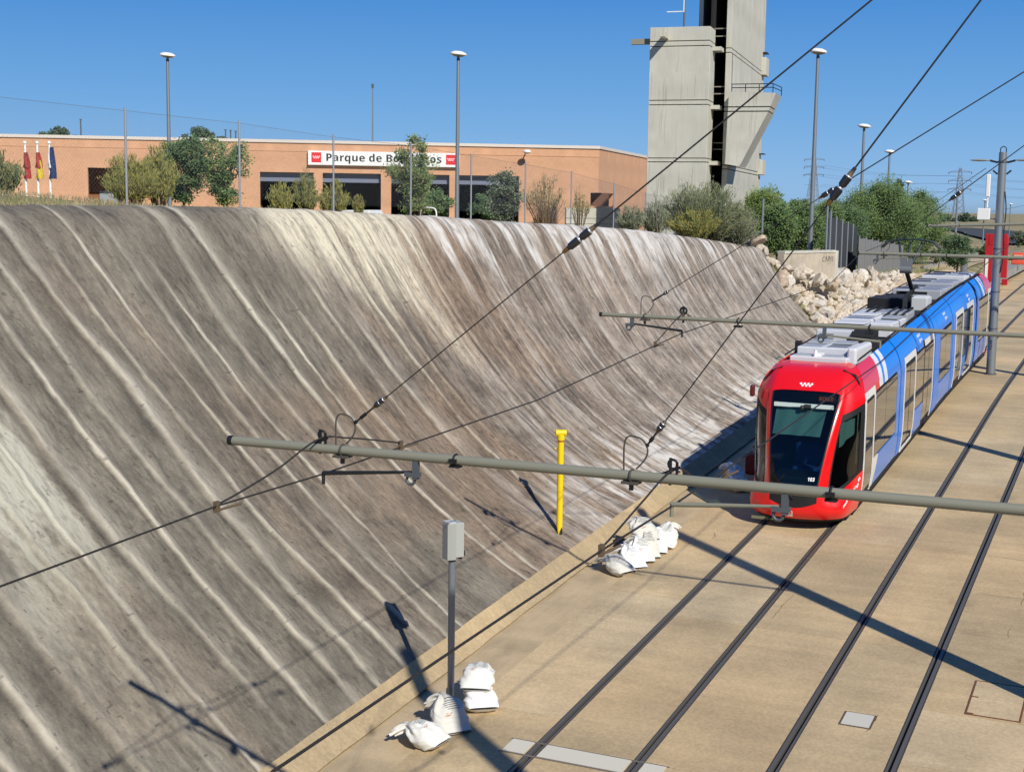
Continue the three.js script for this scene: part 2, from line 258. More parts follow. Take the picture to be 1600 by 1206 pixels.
    const dk = clamp(crease * .26 + sstep(.62, .78, fbm(q * 7 + 4, s * 6, 4)) * .16 * (.5 + right) + (pit > .93 ? .2 : 0)); R *= 1 - dk; G *= 1 - dk; B *= 1 - dk; // stains in the creases, pits
    bump[j * TW + i] = 128 + 190 * fine + 50 * blot + 70 * grain - 30 * fleck - (pit > .93 ? 40 : 0);
    return [R, G, B];
  });
  tex.wrapS = tex.wrapT = THREE.ClampToEdgeWrapping;
  const bt = makeTex(TW, TH, (i, j) => { const b = bump[j * TW + i]; return [b, b, b]; }, false); bt.wrapS = bt.wrapT = THREE.ClampToEdgeWrapping;
  struct('shotcrete_slope', g, new THREE.MeshStandardMaterial({ map: tex, bumpMap: bt, bumpScale: .022, roughness: 1 }));
}
const slopeY = (x, z) => { if (x > -9.75) return TY(z); if (x > TOE) return TY(z) + .3 * (-9.75 - x) / .35; let lo = 0, hi = 1.1; if (x < slopeXY(z, 1.1)[0]) return crestY(z); for (let k = 0; k < 24; k++) { const m = (lo + hi) / 2; if (slopeXY(z, m)[0] > x) lo = m; else hi = m; } return slopeXY(z, lo)[1]; };

// right-hand slope of the same cutting (seen only mirrored in the tram's windows)
struct('retaining_slope', patch((a, b) => { const z = 10 - 75 * a, y0 = TY(z) - .05; const W = table([[50, 8], [90, 3]], -z); return [3.15 + (W - .2) * b, lerp(y0, crestY(z) + .34, b) + .12 * (fbm(a * 120, b * 4, 3) - .5), z]; }, 120, 12, 0, (a, b) => [a * 10, b * 1.4]), new THREE.MeshStandardMaterial({ map: greyConcTex, color: 0x8d8070, roughness: .95 }));

// ---- apron, gutter, slabs with open joints
const strip = (x0, x1, z0, z1, top, t = .2, uvk = 8) => { // z0 nearer (larger) than z1
  const n = Math.max(1, Math.ceil((z0 - z1) / 1.5)); const f0 = typeof top === 'function' ? top : () => top;
  return patch((a, b) => { const z = lerp(z0, z1, b), x = lerp(x0, x1, a); return [x, TY(z) + f0(x, z), z]; }, 1, n, t, (a, b, p) => [p[0] / uvk, p[2] / uvk]); };
{
  const pav = new THREE.Group(); pav.name = 'trackbed_paving'; pav.userData.kind = 'structure'; scene.add(pav);
  const R = RAIL.map(x => [x - .085, x + .085]);
  const cols = [[-8.88, R[0][0]], [R[0][1], R[1][0]], [R[1][1], R[2][0]], [R[2][1], R[3][0]]];
  const joints = [14, 2, -5, -11.2, -17.24, -22.97, -28.7, -34.5, -40.3, -46.1, -52, -58, -64, -72, -82, -95, -120];
  let k = 0;
  cols.forEach(([x0, x1], c) => { for (let i = 0; i < joints.length - 1; i++) { const off = c === 0 ? -.9 : 0; part('slab', strip(x0, x1, joints[i] + off - .006, joints[i + 1] + off + .006, 0), tanMats[(k * 7 + c * 3 + i * 2) % 4], pav); k++; } });
  const rj = [14, 4, -3, -9.4, -15.2, -18.6, -20.54, -26.4, -32, -38, -44, -50, -57, -65, -80, -120];
  for (let i = 0; i < rj.length - 1; i++) part('slab', strip(R[3][1], -1.12, rj[i] - .005, rj[i + 1] + .005, 0), tanMats[(i * 3 + 1) % 4], pav);
  for (let i = 0; i < rj.length - 1; i++) part('slab', strip(-1.11, 3.3, rj[i] - .02, rj[i + 1] + .005, -.004), i % 2 ? greyConc : tanMats[2], pav);
  const S0 = SEED; SEED = 77; for (let k = 0; k < 46; k++) { const z0 = -rr(14.5, 46), xa = rr(-8.4, -1.3), len = rr(.3, 1.5), along = rnd() < .2; let x = xa, z = z0; const pts = []; for (let i = 0; i <= 9; i++) { pts.push([x, z]); if (along) { z -= len / 9; x += rr(-.03, .03); } else { x += len / 9; z += rr(-.03, .03); } } if (RAIL.some(r => pts.some(p => Math.abs(p[0] - r) < .12))) continue; const w = rr(.003, .007); part('crack', patch((a, b) => { const i = Math.min(8, Math.floor(b * 9)), f = b * 9 - i, p = [lerp(pts[i][0], pts[i + 1][0], f), lerp(pts[i][1], pts[i + 1][1], f)], q = (a - .5) * 2 * w * (1 - .7 * Math.abs(b - .5)); return [p[0] + (along ? q : 0), TY(p[1]) + .004, p[1] + (along ? 0 : q)]; }, 1, 18), crackMat, pav); } SEED = S0;
  const gj = []; for (let z = 12; z > -56; z -= 2.95) gj.push(z);
  for (let i = 0; i < gj.length - 1; i++) { const w = .02 * (vn(i * 3.3, 1) - .5); part('gutter_slab', strip(-9.95, -8.89, gj[i] - .004, gj[i + 1] + .004, (x, z) => -.035 + w * .3, .15, 5), gutterConc, pav); }
  const ap = patch((a, b) => { const z = lerp(12, -56, b), x = lerp(-9.745, -10.112, a); const t = a; return [x + .03 * (vn(z * 1.4, 9) - .5), TY(z) + .02 + .287 * Math.pow(t, 1.2) + .03 * (vn(z * 2.2, t * 3) - .5) * t * (1 - t) * 4, z]; }, 8, 220, 0, (a, b, p) => [p[0] / 8, p[2] / 8]);
  part('apron', ap, new THREE.MeshStandardMaterial({ map: tanTex, bumpMap: tanBump, bumpScale: .006, color: 0xf0eee9, roughness: .9 }), pav);
}
// ---- the four rails, grooved, bedded in rubber
RAIL.forEach((x, i) => {
  const prof = (x0, x1, t0, z0 = 14, z1 = -120) => strip(x0, x1, z0, z1, t0, .12);
  const inner = i % 2 === 0 ? 1 : -1; // groove on the gauge side
  const o = thing('tram_rail', ['leftmost rail, running under the left wheels of the tram', 'second rail from the left, running under the right wheels of the tram', 'third rail from the left, inner rail of the empty track', 'rightmost rail, outer rail of the empty track'][i], 'rail', [x, 0, 0], 0, 'grooved tram rails set in the paving');
  const T = g => g.translate(-x, 0, 0);
  part('rail_head', T(prof(x - .035 * inner - .028, x - .035 * inner + .028, .004)), railSteel, o);
  part('groove', T(prof(x + .015 * inner - .024, x + .015 * inner + .024, -.04)), blackMat, o);
  part('rail_lip', T(prof(x + .052 * inner - .014, x + .052 * inner + .014, .0)), railSteel, o);
  part('rubber_bedding', [T(prof(x - .086, x - .064, -.006)), T(prof(x + .065, x + .086, -.006))], rubber, o);
});
// ---- covers in the paving
{
  const pl = thing('cover_plate', 'long pale grey metal plate laid across both rails of the left track in the foreground', 'plate', [-6.63, TY(-17.03), -17.03]);
  const mt = std(0xc9c3b2, .85), gp = (x0, x1) => strip(x0, x1, -16.83, -17.22, .012, .016).translate(6.63, -TY(-17.03), 17.03);
  part('plate_section', gp(-7.76, RAIL[0] - .1), mt, pl); part('plate_section', gp(RAIL[0] + .1, RAIL[1] - .1), mt, pl); part('plate_section', gp(RAIL[1] + .1, -5.5), mt, pl);
  part('frame', [strip(-7.8, -5.46, -16.79, -16.825, .008, .012), strip(-7.8, -5.46, -17.225, -17.25, .008, .012)].map(g => g.translate(6.63, -TY(-17.03), 17.03)), std(0x6d655a, .9), pl);
  const c = thing('drain_cover', 'small square pale metal cover between the rails of the empty track', 'cover', [-3.45, TY(-19.78), -19.78]);
  part('lid', strip(-3.65, -3.25, -19.55, -20.0, .012, .018).translate(3.45, -TY(-19.78), 19.78), std(0xc2beb0, .85), c);
  part('rim', [strip(-3.68, -3.22, -19.52, -19.548, .006, .01), strip(-3.68, -3.22, -20.004, -20.03, .006, .01), strip(-3.68, -3.653, -19.55, -20.0, .006, .01), strip(-3.247, -3.22, -19.55, -20.0, .006, .01)].map(g => g.translate(3.45, -TY(-19.78), 19.78)), std(0x5a4a3c, .9), c);
  const h = thing('access_hatch', 'concrete filled access hatch with a rusty iron rim at right edge of the paving', 'hatch', [-1.68, TY(-21.27), -21.27]);
  const P = [-1.68, TY(-21.27), -21.27], L = g => g.translate(-P[0], -P[1], -P[2]);
  part('lid', L(strip(-2.04, -1.32, -20.62, -21.95, .008, .012)), tanMats[0], h);
  part('rim', [strip(-2.065, -2.043, -20.6, -21.97, .012, .016), strip(-1.317, -1.29, -20.6, -21.97, .012, .016), strip(-2.04, -1.32, -20.6, -20.617, .012, .016), strip(-2.04, -1.32, -21.953, -21.97, .012, .016)].map(L), rust, h);
  for (const [a, b] of [[-21.28, -21.31], [-20.625, -20.66]]) part('handle', L(strip(-2.038, -1.95, a, b, .014, .02)), rust, h);
}

// ================================================================ TRAM
const TZ = -28.9, TXC = RAIL[0] + .7175, TLEN = 27.8;
{
  const tram = thing('tram', 'red and blue five section tram waiting on the left track', 'tram', [TXC, TY(TZ), TZ]);
  const W = (u, v, w) => { const z = TZ - u; return [v, TY(z) - TY(TZ) + w, -u]; };
  const red = phys(0xe20b10, .34, { clearcoat: .5, clearcoatRoughness: .1 }), blue = phys(0x0a7ce4, .36, { clearcoat: .35, clearcoatRoughness: .08 }), lblue = phys(0x4784dc, .36, { clearcoat: .4, clearcoatRoughness: .06 }), white = phys(0xe9e9e6, .35, { clearcoat: .6, clearcoatRoughness: .1 });
  const darkGlass = phys(0x17160f, .04, { specularIntensity: 1, ior: 1.6, clearcoat: 1, clearcoatRoughness: .02 }), seal = std(0x131315, .7), skirtM = std(0x1b1b1d, .85), greyIn = std(0x34383c, .9);
  const clear = new THREE.MeshPhysicalMaterial({ color: 0x9fb4b4, transmission: 1, thickness: 0, roughness: .02, ior: 1.5, side: THREE.DoubleSide });
  // side profile: half width by height
  const VP = [[.2, 1.08], [.5, 1.15], [.85, 1.19], [1.2, 1.2], [2.55, 1.2], [2.66, 1.185], [2.8, 1.16], [3.0, 1.09], [3.15, 1.01], [3.25, .93], [3.31, .86], [3.34, .6]];
  const vAt = w => table(VP, w); const nAt = w => { const a = vAt(w - .04), b = vAt(w + .04); const L = Math.hypot(.08, b - a); return [.08 / L, (a - b) / L]; };
  const sp = (u, w, off, s) => { const n = nAt(w); return W(u, s * (vAt(w) + n[0] * off), w + n[1] * off); };
  // panel on the side: bounds may lean (functions of w)
  const F = q => typeof q === 'function' ? q : () => q;
  function side(u0, u1, w0, w1, off, s, t = .03) { const a0 = F(u0), a1 = F(u1), b0 = F(w0), b1 = F(w1); const nb = Math.max(2, Math.ceil((b1(0) - b0(0)) / .12)), na = Math.max(1, Math.ceil((a1(1) - a0(1)) / .8)); return patch((a, b) => { const ws = lerp(b0(a), b1(a), b); const u = s > 0 ? lerp(a0(ws), a1(ws), a) : lerp(a1(ws), a0(ws), a); return sp(u, ws, off, s); }, na, nb, t); }
  // ---- nose surface: control rows by height, t = 0 middle .. 1 joint with the side
  const TT = [0, .33, .45, .7, 1];
  const ROWS = [[.2, [.2, 0], [.26, .45], [.36, .70], [.66, .96], [1.45, 1.08]], [.36, [.04, 0], [.10, .48], [.22, .76], [.54, 1.03], [1.45, 1.12]], [.52, [0, 0], [.05, .5], [.17, .78], [.5, 1.05], [1.45, 1.155]], [.85, [.02, 0], [.07, .51], [.25, .70], [.65, 1.0], [1.45, 1.19]], [1.1, [.05, 0], [.11, .53], [.32, .69], [.74, .98], [1.45, 1.2]], [1.8, [.28, 0], [.35, .62], [.53, .75], [.87, 1.0], [1.4, 1.2]], [2.4, [.6, 0], [.66, .70], [.8, .82], [1.02, 1.02], [1.38, 1.2]], [2.8, [.86, 0], [.93, .74], [1.03, .85], [1.18, 1.0], [1.45, 1.16]], [3.0, [1.04, 0], [1.1, .71], [1.18, .83], [1.33, .95], [1.6, 1.09]], [3.18, [1.26, 0], [1.3, .66], [1.36, .78], [1.48, .88], [1.75, .99]], [3.29, [1.5, 0], [1.53, .6], [1.57, .72], [1.66, .81], [1.9, .89]], [3.335, [1.75, 0], [1.78, .52], [1.82, .62], [1.9, .7], [2.05, .8]], [3.34, [2.0, 0], [2.0, .42], [2.02, .5], [2.08, .6], [2.16, .68]]];
  const cr = (p0, p1, p2, p3, x0, x1, x2, x3, x) => { const m1 = (p2 - p0) / (x2 - x0), m2 = (p3 - p1) / (x3 - x1), h = x2 - x1, t = (x - x1) / h; return (2 * t ** 3 - 3 * t * t + 1) * p1 + (t ** 3 - 2 * t * t + t) * h * m1 + (-2 * t ** 3 + 3 * t * t) * p2 + (t ** 3 - t * t) * h * m2; };
  const interp = (X, Y, x) => { let k = 0; while (k < X.length - 2 && x > X[k + 1]) k++; const g = i => i < 0 ? [2 * X[0] - X[1], 2 * Y[0] - Y[1]] : i >= X.length ? [2 * X[i - 1] - X[i - 2], 2 * Y[i - 1] - Y[i - 2]] : [X[i], Y[i]]; const a = g(k - 1), b = g(k), c = g(k + 1), d = g(k + 2); return cr(a[1], b[1], c[1], d[1], a[0], b[0], c[0], d[0], x); };
  const WS = ROWS.map(r => r[0]);
  function nose0(t, w) { const A = Math.abs(t), s = Math.sign(t) || 1; const U = [], VV = []; for (let k = 0; k < 5; k++) { U.push(interp(WS, ROWS.map(r => r[1 + k][0]), w)); VV.push(interp(WS, ROWS.map(r => r[1 + k][1]), w)); } const tt = [-.33, ...TT], uu = [U[1], ...U], vv = [-VV[1], ...VV]; return [interp(tt, uu, A), s * interp(tt, vv, A)]; }
  function nose(t, w, off, rear) {
    const e = .015, p = nose0(t, w), a = nose0(t + e, w), b = nose0(t - e, w), c = nose0(t, w + e), d = nose0(t, w - e);
    const T1 = V3(a[0] - b[0], 0, a[1] - b[1]), T2 = V3(c[0] - d[0], 2 * e, c[1] - d[1]); const n = T2.cross(T1).normalize(); if (n.x > 0 && Math.abs(n.x) > .05) n.negate(); if (w > 3.3 && n.y < 0) n.negate();
    const u = p[0] + n.x * off, v = p[1] + n.z * off, ww = w + n.y * off; return rear ? W(TLEN - u, -v, ww) : W(u, v, ww);
  }
  function nosePatch(t0, t1, w0, w1, off, na, nb, rear, th = .03, uvf) { const f0 = F(w0), f1 = F(w1), g0 = F(t0), g1 = F(t1); return patch((a, b) => { const wm = lerp(f0(lerp(g0(1), g1(1), a)), f1(lerp(g0(1), g1(1), a)), b); const t = lerp(g0(wm), g1(wm), a); const w = lerp(f0(t), f1(t), b); return nose(t, w, off, rear); }, na, nb, th, uvf); }
  const cabBot = t => lerp(.74, 1.14, clamp((Math.abs(t) - .45) / .55)), cabTop = t => lerp(2.42, 2.62, clamp((Math.abs(t) - .45) / .55));
  const bumpTop = t => { const A = Math.abs(t); return A < .33 ? lerp(.53, .66, (A / .33) ** 2) : A < .45 ? lerp(.66, .74, (A - .33) / .12) : cabBot(t); };
  const capBot = t => { const A = Math.abs(t); return A < .33 ? 2.88 - .05 * (A / .33) ** 4 : A < .45 ? lerp(2.83, 2.42, (A - .33) / .12) : cabTop(t); };
  for (const rear of [0, 1]) {
    part('bumper', nosePatch(-1, 1, .27, bumpTop, 0, 90, 8, rear), red, tram);
    part('skirt', nosePatch(-1, 1, .17, .268, -.03, 60, 2, rear), skirtM, tram);
    part('roof_cap', nosePatch(-1, 1, capBot, 3.34, 0, 90, 20, rear), red, tram);
    for (const s of [-1, 1]) part('windscreen_pillar', nosePatch(s < 0 ? -.45 : .33, s < 0 ? -.33 : .45, bumpTop, capBot, .0, 6, 24, rear), red, tram);
    part('windscreen', nosePatch(-.33, .33, t => bumpTop(t) + .004, t => capBot(t) - .004, -.012, 20, 24, rear, 0), rear ? darkGlass : clear, tram);
    part('windscreen_frame', [nosePatch(-.329, -.312, bumpTop, capBot, .003, 2, 24, rear, .01), nosePatch(.312, .329, bumpTop, capBot, .003, 2, 24, rear, .01), nosePatch(-.312, .312, bumpTop, t => bumpTop(t) + .4, -.004, 20, 5, rear, .012)], seal, tram);
    for (const s of [-1, 1]) {
      part('cab_window', nosePatch(s < 0 ? -1 : .455, s < 0 ? -.455 : 1, t => cabBot(t) + .06, t => cabTop(t) - .06, -.014, 14, 16, rear, 0), rear ? darkGlass : clear, tram);
      const q = (a, b) => s > 0 ? [a, b] : [-b, -a]; part('cab_window_frame', [nosePatch(...q(.45, .475), cabBot, cabTop, -.006, 2, 16, rear, .014), nosePatch(...q(.9, 1), cabBot, cabTop, -.006, 3, 16, rear, .014), nosePatch(...q(.475, .9), cabBot, t => cabBot(t) + .08, -.006, 10, 2, rear, .014), nosePatch(...q(.475, .9), t => cabTop(t) - .14, cabTop, -.006, 10, 2, rear, .014)], seal, tram);
    }
  }
  // ---- cab interior
  const inn = (g, u, v, w) => g.translate(...W(u, v, w));
  part('cab_rear_wall', inn(box(2.1, 2.6, .05), 1.95, 0, 1.75), greyIn, tram); part('cab_floor', inn(box(1.9, .06, 1.3), 1.25, 0, .62), std(0x15171a, .9), tram);
  part('dashboard', [inn(rbox(1.05, .4, .5, .08).rotateX(.2), .62, 0, .95)], std(0x0e1218, .6), tram);
  part('driver_seat', [inn(rbox(.55, .12, .5, .05), 1.25, 0, 1.1), inn(rbox(.62, .5, .14, .06).rotateX(.12), 1.5, 0, 1.38)], std(0x12438c, .85), tram);
  part('sun_blind', patch((a, b) => { const w = lerp(2.52, 1.98, b), q = nose0(0, w); return W(q[0] + .13 + .015 * Math.sin(a * 17 + b * 2), lerp(-.60, .50 - .07 * b, a), w); }, 40, 10, .006), std(0x7fa7a2, .9, 0, DS), tram);
  part('blind_rail', [inn(box(1.28, .085, .05), .735, .0, 2.585)], std(0xc3d3ce, .6), tram);
  part('cab_camera', [inn(new THREE.SphereGeometry(.055, 12, 8), .69, -.02, 2.545), inn(box(.14, .07, .05), .67, .1, 2.59)], std(0x2a2d2f, .5), tram);
  part('side_blind', [patch((a, b) => W(lerp(.78, 1.22, a), .78 + .22 * a + .02 * Math.sin(a * 9), lerp(2.3, 1.72 + .25 * a, b)), 8, 6, .006), patch((a, b) => W(lerp(1.2, 1.29, a), 1.07, lerp(2.45, 1.3, b)), 2, 4, .006)], std(0x87a39d, .85, 0, DS), tram);
  // destination display
  part('display_box', nosePatch(-.312, .312, t => 2.66, t => capBot(t) - .01, -.05, 20, 4, 0, .02), std(0x0b0d12, .5), tram);
  const led = canvasTex(256, 96, (g, w, h) => { g.fillStyle = '#100804'; g.fillRect(0, 0, w, h); g.fillStyle = '#c8531c'; g.font = 'bold 66px monospace'; g.textBaseline = 'middle'; g.fillText('ECOLO', 18, h / 2); g.fillStyle = '#100804'; for (let x = 0; x < w; x += 7) g.fillRect(x, 0, 2, h); for (let y = 0; y < h; y += 7) g.fillRect(0, y, w, 2); });
  part('destination_sign', nosePatch(.12, .29, 2.68, 2.81, -.02, 8, 3, 0, 0), new THREE.MeshStandardMaterial({ map: led, emissive: 0xffffff, emissiveMap: led, emissiveIntensity: 2.2, roughness: .6 }), tram);
  // lettering and emblems on the nose
  const decal = (name, cv, t0, t1, w0, w1, off = .007) => { const m = new THREE.MeshStandardMaterial({ map: cv, transparent: true, alphaTest: .4, roughness: .5 }); part(name, nosePatch(t0, t1, w0, w1, off, 8, 3, 0, 0), m, tram); };
  const star = (g, x, y, r) => { g.beginPath(); for (let k = 0; k < 10; k++) { const a = -Math.PI / 2 + k * Math.PI / 5, q = k % 2 ? r * .42 : r; g.lineTo(x + q * Math.cos(a), y + q * Math.sin(a)); } g.closePath(); g.fill(); };
  decal('star_emblem', canvasTex(256, 96, (g, w, h) => { g.clearRect(0, 0, w, h); g.fillStyle = '#fff'; for (let k = 0; k < 4; k++) star(g, 34 + k * 62, 30, 30); for (let k = 0; k < 3; k++) star(g, 65 + k * 62, 66, 30); }), -.085, .065, 2.94, 3.03);
  decal('fleet_number', canvasTex(192, 96, (g, w, h) => { g.clearRect(0, 0, w, h); g.fillStyle = '#fff'; g.font = 'bold 84px sans-serif'; g.textAlign = 'center'; g.textBaseline = 'middle'; g.fillText('103', w / 2, h / 2 + 4); }), .16, .285, 1.1, 1.215, .002);
  decal('operator_badge', canvasTex(128, 128, (g, w, h) => { g.clearRect(0, 0, w, h); g.strokeStyle = '#fff'; g.lineWidth = 9; g.strokeRect(8, 8, 112, 112); g.fillStyle = '#fff'; g.fillRect(8, 88, 112, 32); g.beginPath(); g.moveTo(20, 30); g.quadraticCurveTo(50, 34, 60, 52); g.quadraticCurveTo(76, 72, 112, 66); g.stroke(); g.fillStyle = '#d41a1a'; g.fillRect(22, 100, 84, 8); }), -.10, .01, .33, .46);
  decal('side_logo', canvasTex(512, 256, (g, w, h) => { g.clearRect(0, 0, w, h); g.save(); g.translate(30, 236); g.rotate(-.30); g.fillStyle = '#fff'; g.font = 'italic bold 62px sans-serif'; g.fillText('metroligero', 0, 0); g.restore(); g.fillStyle = '#fff'; for (const [x, y, f] of [[446, 60, 1], [412, 130, -1]]) { g.save(); g.translate(x, y); g.rotate(.35); g.beginPath(); g.moveTo(-34, 0); g.lineTo(0, -36); g.lineTo(34, 0); g.lineTo(0, 36); g.closePath(); g.fill(); g.fillStyle = '#d41a1a'; g.beginPath(); g.arc(4 * f, 4 * f, 10, 0, 7); g.fill(); g.fillStyle = '#fff'; g.restore(); } }), .60, .97, t => cabBot(t) - .40, t => cabBot(t) - .03);
  part('head_lamp', [nosePatch(.36, .43, 1.0, 1.12, .004, 4, 3, 0, .01)], red, tram);
  part('wiper', [[.02, .72, -.22, 1.0], [.02, .72, .02, .72]].map(([t0, w0, t1, w1], i) => rod(V3(...nose(t0, w0, .02, 0)), V3(...nose(t1, w1 + (i ? 0 : 0), .02, 0)), .012)).slice(0, 1).concat(rod(V3(...nose(-.22, 1.0, .015, 0)), V3(...nose(-.12, 1.22, .015, 0)), .008)), seal, tram);
  // door mirror / camera on the far side, lights
  part('mirror', [rbox(.1, .26, .14, .04).translate(...W(1.25, -1.27, 2.74))], std(0x5c1517, .5), tram);
  // ---- inner body, floor, bellows
  const GAPS = [5.91, 11.68, 15.44, 21.46];
  { const ends = [1.44, ...GAPS, TLEN - 1.44]; for (let k = 0; k < 5; k++) for (const s of [1, -1]) part('body_shell', side(ends[k] + (k ? .07 : 0), ends[k + 1] - (k < 4 ? .07 : 0), .2, 3.33, -.045, s, .02), skirtM, tram);
    for (const u of GAPS) for (const s of [-1, 1]) part('bellows', side(u - .075, u + .075, .3, 3.3, -.09, s, .02), blackMat, tram);
    part('roof_deck', patch((a, b) => W(lerp(2.0, TLEN - 2.0, b), lerp(-.86, .86, a), 3.2), 1, 20, .05), std(0x26282b, .9), tram);
    part('underframe', patch((a, b) => W(lerp(1.2, TLEN - 1.2, b), lerp(-1.05, 1.05, a), .22), 1, 20, .05), blackMat, tram); }
  for (const k of [2.9, 13.6, 24.6]) for (const q of [-.9, .9]) for (const s of [-1, 1]) part('wheel', new THREE.CylinderGeometry(.3, .3, .12, 24).rotateZ(Math.PI / 2).translate(...W(k + q, s * .72, .3)), std(0x37332f, .6, .5), tram);
  // ---- side panels
  const stileM = std(0x4a4a47, .5, .3);
  const post = (u0, u1, w0, w1, m, s, o = .006) => part('pillar', side(u0, u1, w0, w1, o, s), m, tram);
  function windowPane(u0, u1, w0, w1, s, splits = []) { const f = part('side_window', side(u0, u1, w0, w1, -.004, s), seal, tram); const e = [u0 + .03, ...splits, u1 - .03]; for (let k = 0; k < e.length - 1; k++) part('pane', side(e[k] + (k ? .012 : 0), e[k + 1] - (k < e.length - 2 ? .012 : 0), w0 + .03, w1 - .03, .003, s, .006), darkGlass, f); }
  function door(u0, u1, s, leaves) { const d = part('door', side(u0, u1, .47, 2.63, -.006, s), seal, tram); const n = leaves; for (let k = 0; k < n; k++) { const a = lerp(u0, u1, k / n) + .035, b = lerp(u0, u1, (k + 1) / n) - .035; part('door_pane', side(a, b, .62, 2.56, .002, s, .008), darkGlass, d); for (const [x0, x1] of [[a - .03, a - .004], [b + .004, b + .03]]) part('door_stile', side(x0, x1, .5, 2.6, .004, s, .01), stileM, d); } }
  const lower = (u0, u1, s, m = lblue) => part('lower_panel', side(u0, u1, .5, 1.13, .008, s), m, tram);
  const cove = (u0, u1, m, s, w0 = 2.67, w1 = 3.31) => part('cove_panel', side(u0, u1, w0, w1, .01, s), m, tram);
  const header = (u0, u1, s) => part('door_header', side(u0, u1, 2.645, 2.80, .016, s, .02), white, tram);
  for (const s of [1, -1]) {
    const M = (flip) => (a, b) => flip ? [TLEN - b, TLEN - a] : [a, b];
    for (const flip of [0, 1]) { const X = M(flip);
      post(...X(1.43, 1.53), .46, 2.64, white, s); door(...X(1.55, 2.43), s, 1); post(...X(2.45, 2.55), .46, 2.66, white, s, .012); header(...X(1.44, 2.56), s);
      windowPane(...X(2.6, 5.42), 1.15, 2.63, s, [flip ? TLEN - 3.95 : 3.95]); post(...X(5.44, 5.84), .5, 2.66, lblue, s);
      if (!flip) { part('lower_panel', side(2.58, w => 2.72 + .42 * clamp((w - .5) / .63), .5, 1.13, .012, s), white, tram); lower(w => 2.74 + .42 * clamp((w - .5) / .63), 5.43, s); } else lower(...X(2.6, 5.43), s);
      const ln = w => .35 * clamp((w - 2.67) / .64);
      const c2 = (a, b, m) => flip ? cove(w => TLEN - b - ln(w), w => TLEN - a - ln(w), m, s) : cove(w => a + ln(w) * (a > 1.5 ? 1 : 0), w => b + ln(w), m, s);
      const fr = w => nose0(1, w)[0] - .03; part('cove_panel', flip ? side(w => TLEN - 3.12 - ln(w), w => TLEN - fr(w), 2.81, 3.31, .004, s) : side(fr, w => 3.12 + ln(w), 2.81, 3.31, .004, s), red, tram);
      part('cove_panel', flip ? side(TLEN - 3.12, TLEN - 2.57, 2.66, 2.81, .004, s) : side(2.57, 3.12, 2.66, 2.81, .004, s), red, tram);
      c2(3.13, 3.5, white); c2(3.505, 3.72, blue); c2(3.725, 4.1, white);
      cove(...(flip ? [TLEN - 5.84, w => TLEN - 4.105 - ln(w)] : [w => 4.105 + ln(w), 5.84]), blue, s);
    }
    // second section
    post(5.98, 6.5, .46, 2.66, blue, s); post(6.52, 6.62, .46, 2.64, white, s, .014); door(6.64, 8.2, s, 2); post(8.22, 8.32, .46, 2.64, white, s, .014); part('door_sill', side(6.55, 8.3, .43, .5, .02, s), white, tram); header(6.56, 8.3, s);
    windowPane(8.36, 9.74, 1.15, 2.63, s); lower(8.34, 9.76, s); door(9.8, 11.4, s, 2); post(11.42, 11.5, .46, 2.64, white, s, .014); header(9.9, 11.5, s); post(11.52, 11.61, .46, 2.66, blue, s);
    cove(5.98, 8.52, blue, s, 2.81); cove(5.98, 6.54, blue, s, 2.67, 2.81); cove(8.56, 9.6, blue, s); cove(9.63, 11.61, blue, s, 2.81);
    // middle section
    post(11.75, 12.76, .46, 2.66, blue, s); windowPane(12.8, 15.16, 1.15, 2.6, s, [14.0]); lower(12.78, 15.18, s); post(15.2, 15.37, .46, 2.66, blue, s); cove(11.75, 12.4, blue, s); cove(12.43, 15.37, blue, s);
    // fourth section
    post(15.51, 16.16, .46, 2.66, blue, s); post(16.18, 16.28, .46, 2.64, white, s, .014); door(16.3, 17.9, s, 2); post(17.92, 18.02, .46, 2.64, white, s, .014); header(16.2, 18.0, s); windowPane(18.06, 18.96, 1.15, 2.63, s); lower(18.04, 18.98, s); door(19.0, 20.6, s, 2); post(20.62, 20.72, .46, 2.64, white, s, .014); header(19.0, 20.7, s); part('door_sill', side(19.0, 20.7, .43, .5, .02, s), white, tram); post(20.74, 21.39, .46, 2.66, blue, s);
    cove(15.51, 18.3, blue, s, 2.81); cove(15.51, 16.18, blue, s, 2.67, 2.81); cove(18.04, 18.97, blue, s, 2.67, 2.81); cove(18.33, 21.39, blue, s, 2.81); cove(20.72, 21.39, blue, s, 2.67, 2.81);
  }
  { // white script on the blue coves
    const cv = canvasTex(256, 128, (g, w, h) => { g.clearRect(0, 0, w, h); g.fillStyle = '#eef3fb'; g.font = 'italic bold 46px sans-serif'; g.fillText('metro', 36, 54); g.fillText('ligero', 74, 104); });
    const m = new THREE.MeshStandardMaterial({ map: cv, transparent: true, alphaTest: .4, roughness: .5 });
    for (const u of [8.75, 13.6, 19.2]) part('cove_script', patch((a, b) => sp(u + a * .95, lerp(2.78, 3.12, b), .014, 1), 4, 4), m, tram);
  }
  // ---- roof equipment
  const lg = std(0xcccdcf, .6), mg = std(0xa6a9ad, .55, .1), dg = std(0x37393f, .65, .2), bk = std(0x17181b, .8), vg = std(0x8a8d99, .5, .1);
  const rb = (u0, u1, v0, v1, w0, w1, r = .03) => rbox(v1 - v0, w1 - w0, u1 - u0, r).translate(...W((u0 + u1) / 2, (v0 + v1) / 2, (w0 + w1) / 2));
  const unit = (name, u0, u1, v0, v1, w0, w1, m, lids = []) => { const q = part(name, rb(u0, u1, v0, v1, w0, w1), m, tram); lids.forEach(([a, b, c, d, mm]) => part('lid', rb(lerp(u0, u1, a), lerp(u0, u1, b), lerp(v0, v1, c), lerp(v0, v1, d), w1 - .01, w1 + .028, .012), mm ?? mg, q)); return q; };
